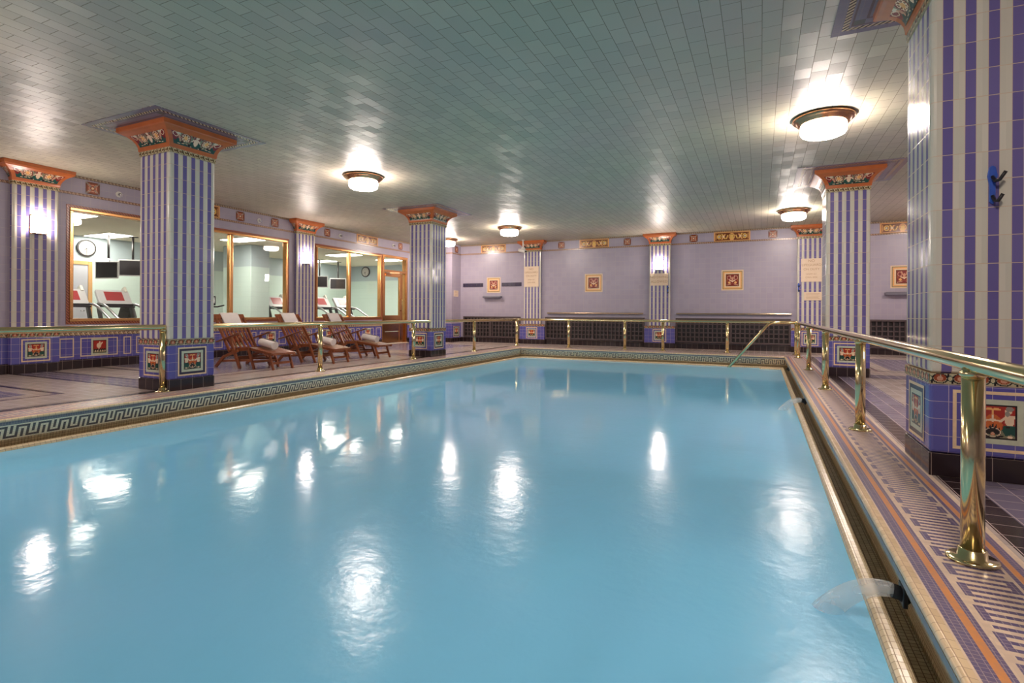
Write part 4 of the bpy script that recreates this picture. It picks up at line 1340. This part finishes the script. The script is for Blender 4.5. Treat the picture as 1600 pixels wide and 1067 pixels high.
def treadmill(label, loc, rz):
    t = thing('treadmill', label, 'treadmill', loc, rz, 'treadmills in the gym')
    MB().box(-0.9, 0.9, -0.4, 0.4, 0.02, 0.17).box(0.55, 0.95, -0.4, 0.4, 0.1, 0.3).build('deck', silver_plastic, t, bevel=0.02)
    MB().box(-0.88, 0.6, -0.26, 0.26, 0.17, 0.18).build('running_belt', black_rubber, t)
    for s in (-1, 1):
        MB().bar((0.55, s * 0.36, 0.15), (0.9, s * 0.36, 1.22), 0.06, 0.1).build('upright', pad_vinyl, t, bevel=0.015)
        MB().tube([(0.9, s * 0.36, 1.22), (0.66, s * 0.37, 1.2), (0.5, s * 0.38, 1.14), (0.05, s * 0.38, 0.88), (-0.06, s * 0.38, 0.76), (-0.02, s * 0.38, 0.6), (0.45, s * 0.38, 0.2)], 0.03, 10).build('handrail', steel, t)
    c = MB().prism([(0.8, 1.2), (0.9, 1.2), (1.08, 1.5), (1.03, 1.56), (0.84, 1.27)], 'y', -0.36, 0.36).build('console', silver_plastic, t, bevel=0.015)
    MB().prism([(0.856, 1.3), (0.862, 1.294), (1.005, 1.508), (0.998, 1.514)], 'y', -0.2, 0.2).build('display', red_screen, c)
    MB().box(0.78, 0.84, -0.34, 0.34, 1.14, 1.22).build('control_bar', black_rubber, c, bevel=0.01)
    MB().bar((1.03, -0.3, 1.5), (1.1, -0.3, 1.62), 0.06, 0.12).build('paper_holder', white_plastic, c, bevel=0.01)
    MB().box(0.6, 0.74, -0.3, 0.3, 1.13, 1.17).build('cross_bar', black_rubber, t, bevel=0.01)
    return t
tm = treadmill('silver treadmill at the left edge of the first window, under the clock', (-13.3, 6.62, 0), PI)
for x, y, a, lb in ((-13.3, 7.56, PI, 'silver treadmill with a red console left of the striped column'), (-13.6, 12.6, PI, 'treadmill with a red console right of the gym pillar'),
                    (-12.75, 13.72, PI, 'silver treadmill behind the left pane of the second window'), (-12.75, 14.72, PI, 'silver treadmill behind the mullion of the second window')):
    dup(tm, (x, y, 0), a, lb)
# exercise bike in the narrow pane and a padded bench
bk = thing('exercise_bike', 'black exercise bike in the narrow pane right of the tall striped column', 'exercise bike', (-13.3, 9.75, 0), PI)
MB().box(-0.6, -0.5, -0.3, 0.3, 0, 0.08).box(0.5, 0.6, -0.3, 0.3, 0, 0.08).bar((-0.55, 0, 0.06), (0.55, 0, 0.06), 0.08, 0.08).build('base', black_metal, bk, bevel=0.01)
MB().bar((0.35, 0, 0.06), (0.5, 0, 1.2), 0.07, 0.08).bar((-0.15, 0, 0.06), (-0.3, 0, 0.85), 0.06, 0.06).build('frame', black_metal, bk, bevel=0.01)
MB().tube([(0.35, -0.09, 0.4), (0.35, 0.09, 0.4)], 0.26, 24).build('flywheel', pad_vinyl, bk)
MB().box(-0.45, -0.18, -0.14, 0.14, 0.85, 0.93).build('saddle', pad_vinyl, bk, bevel=0.03)
MB().tube([(0.3, -0.26, 1.22), (0.5, -0.2, 1.18), (0.5, 0.2, 1.18), (0.3, 0.26, 1.22)], 0.02, 8).build('handlebar', black_rubber, bk)
cs = MB().box(0.5, 0.56, -0.16, 0.16, 1.22, 1.48).build('console', black_rubber, bk, bevel=0.015)
MB().box(0.495, 0.502, -0.12, 0.12, 1.28, 1.44).build('display', silver_plastic, cs)
bn = thing('exercise_bench', 'dark padded bench back between the treadmills and the striped column', 'bench', (-14.5, 8.05, 0), 0.4)
MB().box(-0.05, 0.05, -0.25, 0.25, 0, 0.06).bar((0, 0, 0.03), (0, 0, 0.7), 0.06, 0.06).build('frame', black_metal, bn)
MB().prism([(-0.2, 0.66), (0.2, 0.66), (0.23, 0.9), (0.17, 1.12), (0.08, 1.2), (-0.08, 1.2), (-0.17, 1.12), (-0.23, 0.9)], 'y', -0.1, -0.02).build('back_pad', pad_vinyl, bn, bevel=0.02)
MB().box(-0.16, 0.16, -0.5, -0.02, 0.44, 0.52).build('seat_pad', pad_vinyl, bn, bevel=0.03)
MB().box(-0.04, 0.04, -0.5, -0.02, 0.36, 0.44).box(-0.03, 0.03, -0.48, -0.42, 0, 0.4).build('seat_support', black_metal, bn)
# wooden doorway on the gym back wall
gd = thing('gym_cupboard', 'wooden framed grey door on the gym back wall under the clock', 'door', (GX, 7.7, 0), PI / 2)
pine = wood_mat('pine_trim', rgb(206, 164, 108), rgb(180, 136, 84), 0.5)
MB().box(-0.6, -0.5, -0.06, 0, 0, 2.4).box(0.5, 0.6, -0.06, 0, 0, 2.4).box(-0.5, 0.5, -0.06, 0, 2.3, 2.4).build('frame', pine, gd, bevel=0.005)
MB().box(-0.5, 0.5, -0.04, 0, 0, 2.3).build('leaf', plain('grey_door_paint', rgb(176, 178, 186), 0.5, 0.4, 0.05), gd)
MB().tube([(0.4, -0.04, 1.05), (0.4, -0.09, 1.05), (0.3, -0.09, 1.05)], 0.012, 8).build('door_handle', steel, gd)
